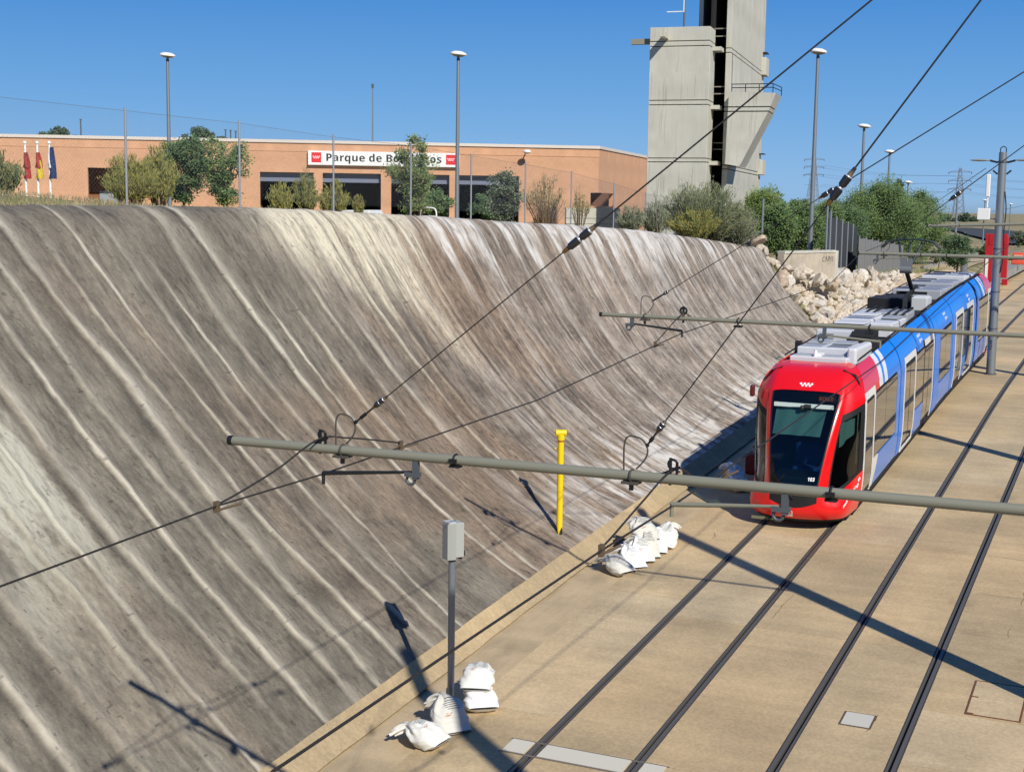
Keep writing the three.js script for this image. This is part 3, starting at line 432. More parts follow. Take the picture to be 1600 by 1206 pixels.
  unit('roof_unit', 2.05, 2.65, -.66, .62, 3.16, 3.42, lg, [[.2, .8, .08, .45], [.2, .8, .55, .9]]); unit('roof_unit', 2.75, 4.35, -.66, .5, 3.16, 3.5, lg, [[.05, .45, .05, .45], [.5, .95, .05, .45], [.1, .5, .55, .95, std(0x7d8085, .6)], [.55, .95, .55, .95]]);
  part('roof_fairing', rb(2.3, 4.2, .56, .78, 3.18, 3.58, .07), lg, tram); part('aerial', [cyl(.05, .03, .16).translate(...W(2.15, -.1, 3.42)), box(.2, .1, .16).translate(...W(2.3, -.05, 3.45))], white, tram); part('vent', rb(3.2, 3.35, -.82, -.66, 3.2, 3.6), bk, tram);
  unit('roof_box', 4.55, 5.3, .1, .72, 3.16, 3.5, bk, [[.1, .4, .1, .9, dg], [.5, .9, .1, .9, dg]]); part('cable_drum', [0, 1, 2].map(k => new THREE.CylinderGeometry(.13, .13, .5, 14).rotateZ(Math.PI / 2).translate(...W(4.7 + k * .3, .45, 3.55))), bk, tram);
  unit('roof_unit', 5.0, 7.6, -.72, .18, 3.16, 3.56, std(0xc9cacb, .5), [[.04, .3, .08, .92, lg], [.34, .6, .08, .92, lg], [.66, .95, .08, .92, lg]]); part('louvre', Array.from({ length: 7 }, (_, k) => box(.34, .016, .02).translate(...W(4.99, -.45, 3.25 + k * .05))), mg, tram);
  unit('roof_unit', 7.0, 9.3, .2, .74, 3.16, 3.52, lg, [[.05, .5, .1, .9], [.55, .95, .1, .9]]); unit('roof_unit', 7.9, 9.8, -.74, .1, 3.16, 3.5, lg, [[.05, .45, .1, .9, vg], [.52, .95, .1, .9, lg]]);
  unit('roof_unit', 10.0, 11.3, -.76, .66, 3.16, 3.45, mg, [[.1, .45, .05, .4, lg], [.1, .9, .5, .95, vg]]); part('pipe_bundle', [-.5, -.3, .1, .3, .5].map(v => tube([V3(...W(9.4, v, 3.42)), V3(...W(10.4, v + .1, 3.5)), V3(...W(11.9, v, 3.4))], .035)), bk, tram);
  unit('resistor_box', 11.9, 12.9, -.78, .2, 3.16, 3.62, bk, [[.1, .45, .1, .9, dg], [.55, .9, .1, .9, dg]]); unit('roof_unit', 13.0, 13.9, .28, .74, 3.16, 3.55, std(0xc4c6c4, .5), [[.1, .9, .1, .9, lg]]); unit('resistor_box', 13.1, 14.9, -.78, .15, 3.16, 3.45, bk, [[.05, .3, .1, .9, dg], [.38, .62, .1, .9, dg], [.7, .95, .1, .9, dg]]);
  for (const [u0, u1, h] of [[16.0, 17.1, .42], [17.3, 18.5, .36], [18.7, 19.6, .42], [19.9, 21.0, .38], [21.9, 23.2, .42], [23.5, 24.7, .36], [24.9, 25.6, .3]]) { unit('roof_unit', u0, u1, -.76, .72, 3.16, 3.12 + h * .8, u0 > 21 ? lg : mg, [[.12, .48, .06, .46, vg], [.55, .9, .06, .46, dg], [.12, .9, .54, .94, u0 > 21 ? mg : vg]]); }
  part('roof_rail', [-1, 1].map(s => tube(Array.from({ length: 12 }, (_, k) => V3(...W(2.4 + k * 2.1, s * .84, 3.4))), .018)), bk, tram);
  // ---- pantograph: lower arm, knuckle, upper arm, head with two carbon strips
  const pg = part('pantograph', [rod(V3(...W(13.4, 0, 3.5)), V3(...W(15.8, 0, 3.62)), .05), box(.9, .08, .12).translate(...W(14.9, 0, 3.5)), box(.7, .08, .12).translate(...W(13.4, 0, 3.5))], bk, tram);
  const k0 = V3(...W(15.0, 0, 3.55)), k1 = V3(...W(13.6, 0, 4.32)), kh = V3(...W(14.3, 0, 5.1));
  part('lower_arm', rod(k0, k1, .07), bk, pg); part('knuckle', [new THREE.CylinderGeometry(.11, .11, .34, 12).rotateZ(Math.PI / 2).translate(k1.x, k1.y, k1.z), box(.34, .3, .1).translate(k1.x, k1.y + .18, k1.z)], std(0x77797b, .5, .3), pg);
  part('upper_arm', [rod(k1.clone().add(V3(-.12, .1, 0)), kh.clone().add(V3(-.35, 0, 0)), .035), rod(k1.clone().add(V3(.12, .1, 0)), kh.clone().add(V3(.35, 0, 0)), .035), rod(k1.clone().add(V3(0, .1, 0)), kh, .03)], std(0x3c4248, .5, .3), pg);
  for (const q0 of [-.16, .16]) part('collector_head', [q0].map(q => tube([V3(-.85, -.2, q), V3(-.62, 0, q), V3(.62, 0, q), V3(.85, -.2, q)].map(p => p.add(kh)), .03)), std(0x22332f, .6), pg);
}

// ================================================================ ROCK BANK, WING WALL
const bankY = (x, z) => { if (x > TOE + .2) return TY(z) + .02; const s = (TOE - x) / table(WID, -z); return s > 1.1 ? crestY(z) - .05 : slopeXY(z, s)[1]; };
{
  const t = thing('rock_bank', 'bank of pale piled boulders between the sprayed slope and the tram', 'rock bank', [-12, TY(-58), -58]);
  const O = t.position;
  const rockT = makeTex(256, 256, (i, j) => { const a = tile((U, V) => fbm(U * 6, V * 6, 5), i / 256, j / 256) - .5, c = vn(i * .7, j * .7) - .5; const m = 1 + a * .5 + c * .14; return [199 * m, 191 * m, 178 * m]; });
  const mats = [0xffffff, 0xf7efe6, 0xefebe4, 0xe6d8c8].map(c => new THREE.MeshStandardMaterial({ map: rockT, color: c, roughness: .93, flatShading: true }));
  const shapes = []; for (let k = 0; k < 10; k++) { let g = new THREE.IcosahedronGeometry(1, 2); g.deleteAttribute('normal'); g.deleteAttribute('uv'); g = mergeVertices(g); const p = g.attributes.position, cuts = []; for (let c = 0; c < 9; c++) cuts.push([V3(gauss(), gauss(), gauss()).normalize(), rr(.42, .8)]); for (let i = 0; i < p.count; i++) { const v = V3(p.getX(i), p.getY(i), p.getZ(i)); v.multiplyScalar(.92 + .22 * vn(v.x * 2 + k * 7, v.y * 2 + v.z * 1.7)); for (const [n, d] of cuts) { const q = v.dot(n); if (q > d) v.addScaledVector(n, d - q); } p.setXYZ(i, v.x, v.y, v.z); } g = g.toNonIndexed(); g.computeVertexNormals(); shapes.push(uvBox(g, 1.5)); }
  const rock = (x, y, z, r) => { const m = part('rock', shapes[Math.floor(rnd() * 10)], mats[Math.floor(rnd() * 4)], t); m.position.set(x - O.x, y - O.y, z - O.z); m.rotation.set(rr(0, 6), rr(0, 6), rr(0, 6)); m.scale.set(r * rr(.8, 1.3), r * rr(.6, .95), r * rr(.8, 1.25)); };
  let n = 0; for (let z = -54.3; z > -80 && n < 275; z -= .66) { const W = table(WID, -z) + .25; for (let s = .06; s < 1.08 && n < 275; s += .55 / W * rr(.8, 1.25)) { const x = TOE - W * s + rr(-.15, .15), zz = z + rr(-.3, .3); rock(x, bankY(x, zz) + rr(-.06, .16), zz, rr(.17, .38) * (rnd() < .18 ? 1.5 : 1)); n++; } }
  { const gs = []; for (let k = 0; k < 900; k++) { const z = rr(-54.4, -82), W = table(WID, -z) + .3, s = rr(.02, 1.1), x = TOE - W * s, r = rr(.1, .3); gs.push(shapes[Math.floor(rnd() * 10)].clone().scale(r * rr(.7, 1.3), r * rr(.6, 1), r).rotateY(rr(0, 6)).translate(x - O.x, bankY(x, z) + r * .2 - O.y, z - O.z)); } const m = part('rubble', gs, mats[1], t); m.userData.kind = 'stuff'; }
  const q = hit(1231, 392, (x, z) => bankY(x, z), 100) ?? V3(-14, 7, -54);
  rock(crestX(-53.6) - .1, crestY(-53.6) + .22, -53.8, .34);
  const w = thing('wing_wall', 'low concrete end wall with scrawled graffiti at the top of the rock bank', 'wall', [0, 0, 0]);
  const a = at(1221, 394, 57), b = at(1306, 394, 60); const dir = b.clone().sub(a); const L = Math.hypot(dir.x, dir.z), ang = Math.atan2(-dir.z, dir.x); w.position.set(a.x, a.y, a.z); w.rotation.y = ang;
  part('wall_face', uvBox(box(L - .24, 1.7, .3, (L - .24) / 2, -.88, 0), 4), greyConc, w); part('coping', uvBox(box(L - .24, .1, .36, (L - .24) / 2, .0, 0), 4), towerMat, w); part('end_post', uvBox(box(.24, 1.6, .4, L - .12, -.78, -.05), 4), towerMat, w);
  for (let k = 0; k < 16; k++) { const f = k / 15, x = lerp(a.x, b.x, f), z = lerp(a.z, b.z, f); const r = rr(.2, .36); rock(x + .45 + rr(-.1, .25), a.y - 1.15 - .25 * f + rr(-.1, .25) + (f < .3 ? .3 : 0), z + .35 + rr(0, .3), r); }
  const cv = canvasTex(256, 96, (g, W2, H2) => { g.clearRect(0, 0, W2, H2); g.strokeStyle = '#3c3d40'; g.lineWidth = 6; g.lineCap = 'round'; g.beginPath(); g.moveTo(60, 30); g.bezierCurveTo(10, 20, 10, 80, 56, 70); g.moveTo(80, 74); g.lineTo(96, 24); g.lineTo(120, 70); g.moveTo(140, 70); g.lineTo(144, 28); g.bezierCurveTo(190, 24, 180, 56, 146, 52); g.moveTo(196, 28); g.lineTo(196, 70); g.moveTo(214, 30); g.lineTo(240, 32); g.moveTo(226, 32); g.lineTo(224, 72); g.stroke(); });
  part('graffiti', new THREE.PlaneGeometry(1.0, .4).translate(L - .85, -.32, .156), new THREE.MeshStandardMaterial({ map: cv, transparent: true, alphaTest: .3, roughness: .9 }), w);
}

// ================================================================ OVERHEAD LINE
const MASTX = -.2;
const steel = greyPipe;
function mastAt(z, h, label) {
  const t = thing('catenary_mast', label, 'mast', [MASTX, TY(z), z], 0, 'catenary masts at the right of the tracks');
  part('pole', cyl(.2, .17, h, 0, 0, 0, 20), galv, t); part('base_plate', rbox(.5, .05, .5, .01, 0, .03, 0), galvDark, t); part('cap', lathe([[0, .06], [.1, .04], [.18, 0], [.18, -.06]]).translate(0, h, 0), galvDark, t);
  return t;
}
const clampAt = (p, ax = 'x') => { const g = new THREE.TorusGeometry(.05, .009, 6, 16).rotateY(Math.PI / 2); return g.translate(p.x, p.y, p.z); };
// an insulator string along a stay: two dark ribbed bodies with bright caps, brass coloured ends
function insulator(t, a, b, k = 1) {
  const d = b.clone().sub(a), q = new THREE.Quaternion().setFromUnitVectors(V3(0, 1, 0), d.clone().normalize()), L = d.length();
  const put = g => g.applyQuaternion(q).translate(a.x, a.y, a.z);
  const body = part('insulator', put(lathe([[0, 0], [.02 * k, 0], [.03 * k, L * .16], [.05 * k, L * .2], [.055 * k, L * .42], [.03 * k, L * .46], [.03 * k, L * .5], [.05 * k, L * .53], [.055 * k, L * .74], [.035 * k, L * .78], [.022 * k, L], [0, L]], 14)), std(0x2d2c2e, .25), t);
  part('end_fitting', put(cyl(.024 * k, .032 * k, L * .15, 0, 0, 0, 10)), std(0x7b5a2c, .5, .4), body); part('end_fitting', put(cyl(.036 * k, .022 * k, L * .2, 0, L * .79, 0, 10)), std(0x8d7b5d, .5, .4), body);
  for (const f of [.44, .735]) part('cap', put(lathe([[0, L * f], [.04 * k, L * f], [.048 * k, L * (f + .03)], [.03 * k, L * (f + .06)], [0, L * (f + .06)]], 14)), std(0xd9dadb, .25, .5), body);
}
function cantilever(z, left, right, name, o) {
  const A = onZ(...left, z), B0 = onZ(...right, z); const d = B0.clone().sub(A); const B = A.clone().addScaledVector(d, (MASTX - .1 - A.x) / d.x);
  const t = thing('cantilever_arm', name, 'bracket arm', [B.x, B.y, B.z], 0, o.group); const Lc = p => p.clone().sub(B);
  part('tube', [rod(Lc(A), Lc(B), o.r ?? .06, 18)], steel, t); part('end_cap', rod(Lc(A).add(V3(-.03, .0, 0)), Lc(A).add(V3(.02, 0, 0)), (o.r ?? .06) * 1.06, 18), darkMetal, t);
  const on = px => { const s = (px - left[0]) / (right[0] - left[0]); // a pixel column -> point on the arm
    let lo = 0, hi = 1.2; for (let k = 0; k < 30; k++) { const m = (lo + hi) / 2; if (toPx(A.clone().lerp(B, m))[0] < px) lo = m; else hi = m; } return Lc(A.clone().lerp(B, lo)); };
  return { t, A, B, Lc, on };
}
function loop(t, p, h = .3) { // bracket loop that carries a stay
  part('bracket', [tube([V3(-.06, -.06, 0), V3(-.07, .12, 0), V3(-.06, h * .9, 0), V3(-.03, h, .0), V3(.08, h * .95, 0), V3(.13, h * .72, 0), V3(.12, h * .5, 0), V3(.06, h * .25, 0), V3(.04, .06, 0)].map(q => q.add(p)), .0075, 6, 40), clampAt(p), box(.14, .02, .12, p.x, p.y - .054, p.z), box(.03, .06, .03, p.x, p.y - .09, p.z)], std(0x4a453d, .7), t);
  return p.clone().add(V3(.12, h * .78, 0));
}
function steady(t, pClip, pBr, dark) { // steady arm: curved light tube from a bracket under the arm to the contact wire
  part('steady_arm', [rod(pBr, pClip, .013, 10, .021), rod(pClip.clone().add(V3(0, .01, 0)), pClip.clone().add(V3(0, -.1, 0)), .016)], dark ? std(0x1d1e20, .5) : greyPipe, t);
  part('steady_bracket', [box(.05, .2, .05, pBr.x + .03, pBr.y + .04, pBr.z), box(.14, .04, .06, pBr.x, pBr.y - .02, pBr.z), new THREE.TorusGeometry(.04, .014, 6, 12).translate(pBr.x - .02, pBr.y - .07, pBr.z)], galvDark, t);
}
const Z1 = -10.5, Z2 = -20.86, Z3 = -35.66, Z4 = -49;
const M1 = mastAt(Z1, 11.0, 'near catenary mast just out of frame, carrying the nearest arm'), M2 = mastAt(Z2, 10.4, 'catenary mast out of frame whose shadow crosses all four rails'), M3 = mastAt(Z3, 10.4, 'third catenary mast out of frame, its shadow beside the tram doors'), M4 = mastAt(Z4, 10.2, 'fourth catenary mast out of frame beyond the lighting mast');
function wire(name, label, pts, r, cat = 'wire', grp) { const o = thing(name, label, cat, pts[0], 0, grp); part('strand', tube(pts.map(p => p.clone().sub(pts[0])), r, 6, Math.max(40, pts.length * 16)), wireMat, o); return o; }
// nearest arm
{
  const c = cantilever(Z1, [362, 688], [1600, 797], 'nearest grey cantilever arm crossing the whole picture above the yellow pipe', { r: .0425 }); const t = c.t;
  const s1 = loop(t, c.on(535), .32), s2 = loop(t, c.on(987), .32);
  for (const x of [712, 1300]) part('clamp', [clampAt(c.on(x)), box(.09, .02, .08, c.on(x).x, c.on(x).y - .052, c.on(x).z), box(.07, .035, .02, c.on(x).x, c.on(x).y + .0, c.on(x).z + .06)], darkMetal, t);
  const w1 = c.Lc(onZ(505, 739, Z1)), w2 = c.Lc(onZ(1050, 788, Z1)); steady(t, w1, c.on(645).add(V3(0, -.14, 0)), true); steady(t, w2, c.on(1222).add(V3(0, -.14, 0)), false);
  // pulley brackets of the wire bridles
  for (const x of [503, 1051]) { const p = c.on(x); part('pulley_bracket', [box(.02, .22, .02, p.x - .02, p.y + .06, p.z), box(.018, .16, .02, p.x + .035, p.y + .06, p.z), new THREE.TorusGeometry(.038, .011, 6, 14).translate(p.x, p.y + .12, p.z), rod(V3(p.x - .12, p.y + .02, p.z), V3(p.x + .06, p.y + .1, p.z), .012)], darkMetal, t); }
  // stays from the mast top with insulators
  const top = V3(MASTX, TY(Z1) + 10.75, Z1);
  for (const [from, label, bx, ins] of [[s1, 'stay rope from mast to the left end of the nearest arm, crossing the orange building', [583, 640, 604, 626], [880, 376, 935, 322]], [s2, 'stay rope from mast to the middle of the nearest arm, above the far lamps', [1027, 668, 1040, 648], [1293, 267, 1337, 200]]]) {
    const a = c.B.clone().add(from), o = thing('stay_rope', label, 'rope', a, 0, 'stays of the nearest cantilever arm'); const v = top.clone().sub(a);
    const near = f => { let lo = 0, hi = 1; for (let k = 0; k < 30; k++) { const m = (lo + hi) / 2; if (toPx(a.clone().addScaledVector(v, m))[0] < f) lo = m; else hi = m; } return v.clone().multiplyScalar(lo); };
    const i0 = near(ins[0]), i1 = near(ins[2]), b0 = near(bx[0]), b1 = near(bx[2]);
    part('strand', [rod(V3(0, 0, 0), b0, .009), rod(b1, i0, .0055), rod(i1, v, .007)], wireMat, o); insulator(o, b0, b1, .5); insulator(o, i0, i1, .62);
    part('turnbuckle', [rod(b0.clone().multiplyScalar(.35), b0.clone().multiplyScalar(.62), .016), rod(b0.clone().multiplyScalar(.05), b0.clone().multiplyScalar(.12), .018)], darkMetal, o);
  }
}
// second arm
{
  const c = cantilever(Z2, [940, 491], [1550, 522], 'second cantilever arm, passing in front of the tram roof', { r: .034 }); const t = c.t;
  const s1 = loop(t, c.on(1008), .32); steady(t, c.Lc(onZ(1066, 517, Z2)), c.on(985).add(V3(0, -.12, 0)), true); steady(t, c.Lc(onZ(1376, 534, Z2)), c.on(1286).add(V3(0, -.14, 0)), false);
  for (const x of [1154, 1360]) part('clamp', [clampAt(c.on(x)), box(.12, .03, .1, c.on(x).x, c.on(x).y - .08, c.on(x).z)], darkMetal, t);
  { const p = c.on(1068); part('pulley_bracket', [box(.03, .26, .03, p.x, p.y + .06, p.z), new THREE.TorusGeometry(.05, .018, 6, 14).translate(p.x, p.y + .12, p.z)], darkMetal, t); }
  const a = c.B.clone().add(s1), top = V3(MASTX, TY(Z2) + 10.2, Z2), v = top.clone().sub(a), o = thing('stay_rope', 'thin stay rope of the second arm with insulator against the sky', 'rope', a, 0); const near = f => { let lo = 0, hi = 1; for (let k = 0; k < 30; k++) { const m = (lo + hi) / 2; if (toPx(a.clone().addScaledVector(v, m))[0] < f) lo = m; else hi = m; } return v.clone().multiplyScalar(lo); };
  const i0 = near(1280), i1 = near(1310), b0 = near(1036), b1 = near(1046); part('strand', [rod(V3(0, 0, 0), b0, .014), rod(b1, i0, .006), rod(i1, v, .009)], wireMat, o); insulator(o, b0, b1, .5); insulator(o, i0, i1, .75);
}
// third and fourth arms
{
  const c = cantilever(Z3, [1342, 395], [1600, 403], 'third cantilever arm, in front of the round shrub and red frame', { r: .042 }); const s1 = loop(c.t, c.on(1382), .3); steady(c.t, c.Lc(onZ(1418, 402, Z3)), c.on(1370).add(V3(0, -.14, 0)), false);
  for (const x of [1440, 1480]) part('clamp', clampAt(c.on(x)), darkMetal, c.t);
  const a = c.B.clone().add(s1), top = V3(MASTX, TY(Z3) + 10.2, Z3), v = top.clone().sub(a), o = thing('stay_rope', 'stay rope of the third arm running up to the right edge', 'rope', a, 0); const near = f => { let lo = 0, hi = 1; for (let k = 0; k < 30; k++) { const m = (lo + hi) / 2; if (toPx(a.clone().addScaledVector(v, m))[0] < f) lo = m; else hi = m; } return v.clone().multiplyScalar(lo); };
  const i0 = near(1483), i1 = near(1507); part('strand', [rod(V3(0, 0, 0), i0, .009), rod(i1, v, .012)], wireMat, o); insulator(o, i0, i1, 1.0);
  const c4 = cantilever(Z4, [1450, 353], [1600, 350], 'fourth and farthest cantilever arm, level with the far road', { r: .05 }); part('clamp', clampAt(c4.on(1500)), darkMetal, c4.t);
}
// contact wires, carried at the steady arms
{
  const w1 = [onX(-260, 1009, -6.8), onX(0, 916, -6.8), onX(340, 790, -6.75), onZ(503, 741, Z1), onZ(840, 625, -15.8), onZ(1065, 521, Z2), onX(1300, 441, -6.62), V3(-6.7, TY(Z3) + 5.35, Z3), V3(-6.6, TY(-49) + 5.4, -49), V3(-6.6, TY(-70) + 5.3, -70), V3(-6.6, TY(-110) + 5.3, -110)];
  const w3 = [onX(330, 1290, -3.5), onX(425, 1206, -3.5), onX(940, 860, -3.45), onZ(1050, 791, Z1), onX(1195, 692, -3.5), V3(-3.45, TY(Z2) + 5.15, Z2), V3(-3.5, TY(Z3) + 5.35, Z3), V3(-3.45, TY(-49) + 5.4, -49), V3(-3.45, TY(-110) + 5.3, -110)];
  w3[5] = onX(1376, 566, -3.45);
  const seg = pts => { const g = []; for (let k = 0; k < pts.length - 1; k++) g.push(pts[k]); g.push(pts[pts.length - 1]); return g; };
  const mk = (label, pts) => { const o = thing('contact_wire', label, 'wire', pts[0], 0); part('strand', pts.slice(1).map((p, k) => rod(pts[k].clone().sub(pts[0]), p.clone().sub(pts[0]), .0085, 8)), wireMat, o); return o; };
  mk('contact wire of the left track, crossing the sprayed slope from the left edge', seg(w1)); mk('contact wire of the empty track, rising from the bottom edge past the sandbags', seg(w3));
  const br = (label, pts, clipA, clipB) => { const o = thing('bridle_wire', label, 'wire', pts[0], 0, 'wire bridles at the nearest arm'); part('strand', tube(pts.map(p => p.clone().sub(pts[0])), .0085, 6, 60), wireMat, o); for (const p of [clipA, clipB]) { const q = p.clone().sub(pts[0]); part('wire_clip', [box(.035, .09, .05, q.x, q.y - .01, q.z), rod(q.clone().add(V3(0, -.04, .0)), q.clone().add(V3(.04, -.03, -.28)), .011)], std(0x6b5a44, .6, .2), o); } };
  br('bridle wire clipped to the left contact wire at both sides of the nearest arm', [onX(338, 789, -6.76), onX(366, 774, -6.76), onZ(430, 735, -9.85), onZ(503, 684, Z1), onZ(540, 684, -10.8), onX(608, 690, -6.72), onX(626, 692, -6.72)], onX(338, 790, -6.76), onX(626, 694, -6.72));
  br('bridle wire clipped to the right contact wire at both sides of the nearest arm', [onX(938, 858, -3.46), onX(957, 838, -3.46), onZ(1003, 785, -9.95), onZ(1051, 734, Z1), onX(1088, 748, -3.46), onX(1118, 755, -3.46), onX(1134, 740, -3.46)], onX(940, 858, -3.46), onX(1134, 738, -3.46));
  br('small bridle wire under the second arm beside its pulley', [onX(1024, 536, -6.7), onX(1033, 526, -6.7), onZ(1068, 490, Z2), onZ(1078, 494, Z2 - .3)], onX(1024, 537, -6.7), onZ(1068, 492, Z2));
  const f0 = at(1541, 263, 48), f1 = at(1400, 352, 70); wire('feeder_wire', 'pair of thin wires running down left from the lighting mast', [f0, f0.clone().lerp(f1, .5).add(V3(0, -.1, 0)), f1], .012);
}
// lighting mast between the tracks
{
  const P = V3(-4.95, TY(-51.6), -51.6), H = 7.75; const t = thing('lighting_mast', 'thick grey mast between the tracks at the rear of the tram', 'mast', P);
  part('pole', cyl(.155, .135, H, 0, 0, 0, 28), galv, t); part('base_flange', cyl(.2, .2, .05, 0, 0, 0, 28), galvDark, t); part('top_ring', tube([V3(-.08, H, 0), V3(-.09, H + .12, 0), V3(0, H + .2, 0), V3(.09, H + .15, 0), V3(.1, H - .1, 0)], .018), darkMetal, t);
  for (const h of [H - .35, 4.4, 2.9, 1.6]) part('band', cyl(.16, .16, .05, 0, h, 0, 28), galvDark, t);
  for (const s of [-1, 1]) { const l = part('lamp_arm', [rod(V3(s * .15, H - .35, 0), V3(s * .42, H - .28, .02), .035), rod(V3(s * .15, H - .75, 0), V3(s * .3, H - .62, 0), .03)], darkMetal, t); part('lamp_head', new THREE.SphereGeometry(.26, 18, 10).scale(1.3, .16, .55).translate(s * .74, H - .27, .02), std(0x8e9088, .5), l); }
  part('antenna', [rbox(.14, .78, .12, .03, -.42, 6.6, .1), rod(V3(-.42, 6.25, .1), V3(-.42, 5.85, .1), .03)], whitePaint, t); part('antenna_box', [rbox(.42, .4, .2, .02, -.52, 5.62, .1)], whitePaint, t); part('antenna_bracket', [rod(V3(-.4, 5.5, .08), V3(-.15, 5.45, 0), .03), rod(V3(-.5, 5.4, .1), V3(-.52, 5.05, .1), .015)], galvDark, t);
  part('cable', tube([V3(.14, 6.4, .06), V3(.21, 5.8, .08), V3(.18, 5, .1), V3(.21, 4.2, .08), V3(.14, 3.6, .1)], .022), darkMetal, t);
  const cv = canvasTex(96, 256, (g, w, h) => { g.clearRect(0, 0, w, h); g.fillStyle = '#232427'; g.font = 'bold 62px sans-serif'; g.translate(w / 2, h / 2); g.rotate(-Math.PI / 2); g.textAlign = 'center'; g.textBaseline = 'middle'; g.fillText('1035', 0, 0); });
  part('mast_number', new THREE.CylinderGeometry(.1555, .1555, .7, 20, 1, true, -.75, 1.1).translate(0, 1.05, 0), new THREE.MeshStandardMaterial({ map: cv, transparent: true, alphaTest: .35, roughness: .7 }), t);
}
// ================================================================ SIGNAL POST, YELLOW PIPE, SANDBAGS
{
  const P = V3(-9.01, TY(-17.71) - .03, -17.71); const t = thing('signal_post', 'grey signal post with its signal box turned away, weighted with sandbags', 'signal', P);
  part('pole', cyl(.052, .052, 2.36, 0, 0, 0, 20), std(0x80878f, .4, .45), t); part('collar', cyl(.06, .06, .05, 0, 2.32, 0, 20), darkMetal, t);
  const back = [[-.1, -.05], [-.075, -.11], [.075, -.11], [.1, -.05], [.1, .0], [-.1, .0]];
  const R = g => g.rotateY(-.6);
  const hs = part('housing', R(prism(back, .52, .008).rotateX(-Math.PI / 2).translate(0, 2.36, 0)), std(0x9b9e98, .5), t); part('top_cap', R(rbox(.2, .03, .12, .012, 0, 2.9, .05)), std(0xb3b5b0, .5), t);
  part('hood', [R(prism([[-.09, .01], [.09, .01], [.105, .13], [-.105, .13]], .50, .006).rotateX(-Math.PI / 2).scale(1, 1, 1).translate(0, 2.39, 0).translate(0, 0, 0).applyMatrix4(new THREE.Matrix4().makeShear(0, 0, 0, 0, 0, 0)))], std(0xa3a6a1, .5), t);
  part('visor', R(new THREE.CylinderGeometry(.055, .065, .08, 18, 1, false).rotateX(-Math.PI / 2).translate(.0, 2.42, -.15)), darkMetal, t); part('lens_box', R(rbox(.14, .2, .05, .02, .0, 2.44, -.12)), std(0x2e3032, .6), t);
  // yellow vent pipe
  const B = hit(874, 831, slopeY, 80); const y = thing('vent_pipe', 'tall yellow vent pipe with a T shaped cap standing on the slope', 'pipe', B); const H = 2.03;
  const yel = std(0xeac90a, .42);
  part('pipe', [cyl(.062, .062, H - .34, 0, .32, 0, 18), box(.07, .018, .018, -.08, H - .34, 0), new THREE.SphereGeometry(.02, 8, 6).translate(-.12, H - .34, 0)], yel, y);
  const lowT = canvasTex(128, 64, (g, w, h) => { g.fillStyle = '#eac90a'; g.fillRect(0, 0, w, h); g.fillStyle = '#2a241d'; for (let x = 0; x < w; x += 2) { const q = x / w; const m = (q > .55 && q < .75) ? 26 : 64 - 30 * Math.abs(Math.sin(q * 9)); g.fillRect(x, m + 7 * vn(x * .2, 3), 2, h); } });
  part('worn_base', cyl(.062, .062, .38, 0, -.06, 0, 24), new THREE.MeshStandardMaterial({ map: lowT, roughness: .7 }), y);
  part('cap', [new THREE.CylinderGeometry(.066, .066, .21, 18).rotateZ(Math.PI / 2).rotateY(.5).translate(0, H - .01, 0), cyl(.075, .075, .1, 0, H - .15, 0, 18)], yel, y); part('cap_gap', cyl(.066, .066, .03, 0, H - .19, 0, 18), std(0xa86a18, .8), y);
}
const bagTex = canvasTex(512, 512, (g, w, h) => {
  g.fillStyle = '#ecebe6'; g.fillRect(0, 0, w, h); for (let k = 0; k < 2600; k++) { const a = rnd(); g.fillStyle = `rgba(${a > .5 ? 255 : 170},${a > .5 ? 255 : 168},${a > .5 ? 250 : 160},.06)`; g.fillRect(rnd() * w, rnd() * h, rr(2, 40), 2); }
  for (const ox of [70, 326]) { g.fillStyle = '#4c4b4a'; for (let k = 0; k < 6; k++) g.fillRect(ox + 6 * vn(k, 3), 176 + k * 19, 60 + 46 * vn(k * 3.1, 9), 5.5); g.fillStyle = 'rgba(190,110,70,.8)'; for (let k = 0; k < 9; k++) g.fillRect(ox + 70 + rr(-14, 20), 318 + rr(-10, 16), rr(5, 14), rr(3, 8)); }
});
const bagMat = new THREE.MeshStandardMaterial({ map: bagTex, roughness: .75, side: THREE.DoubleSide }), bagMats = [bagMat, new THREE.MeshStandardMaterial({ map: bagTex, color: 0xf0efe9, roughness: .8, side: THREE.DoubleSide }), new THREE.MeshStandardMaterial({ map: bagTex, color: 0xdddbd3, roughness: .8, side: THREE.DoubleSide })];
const twineMat = std(0x9a5a35, .9);
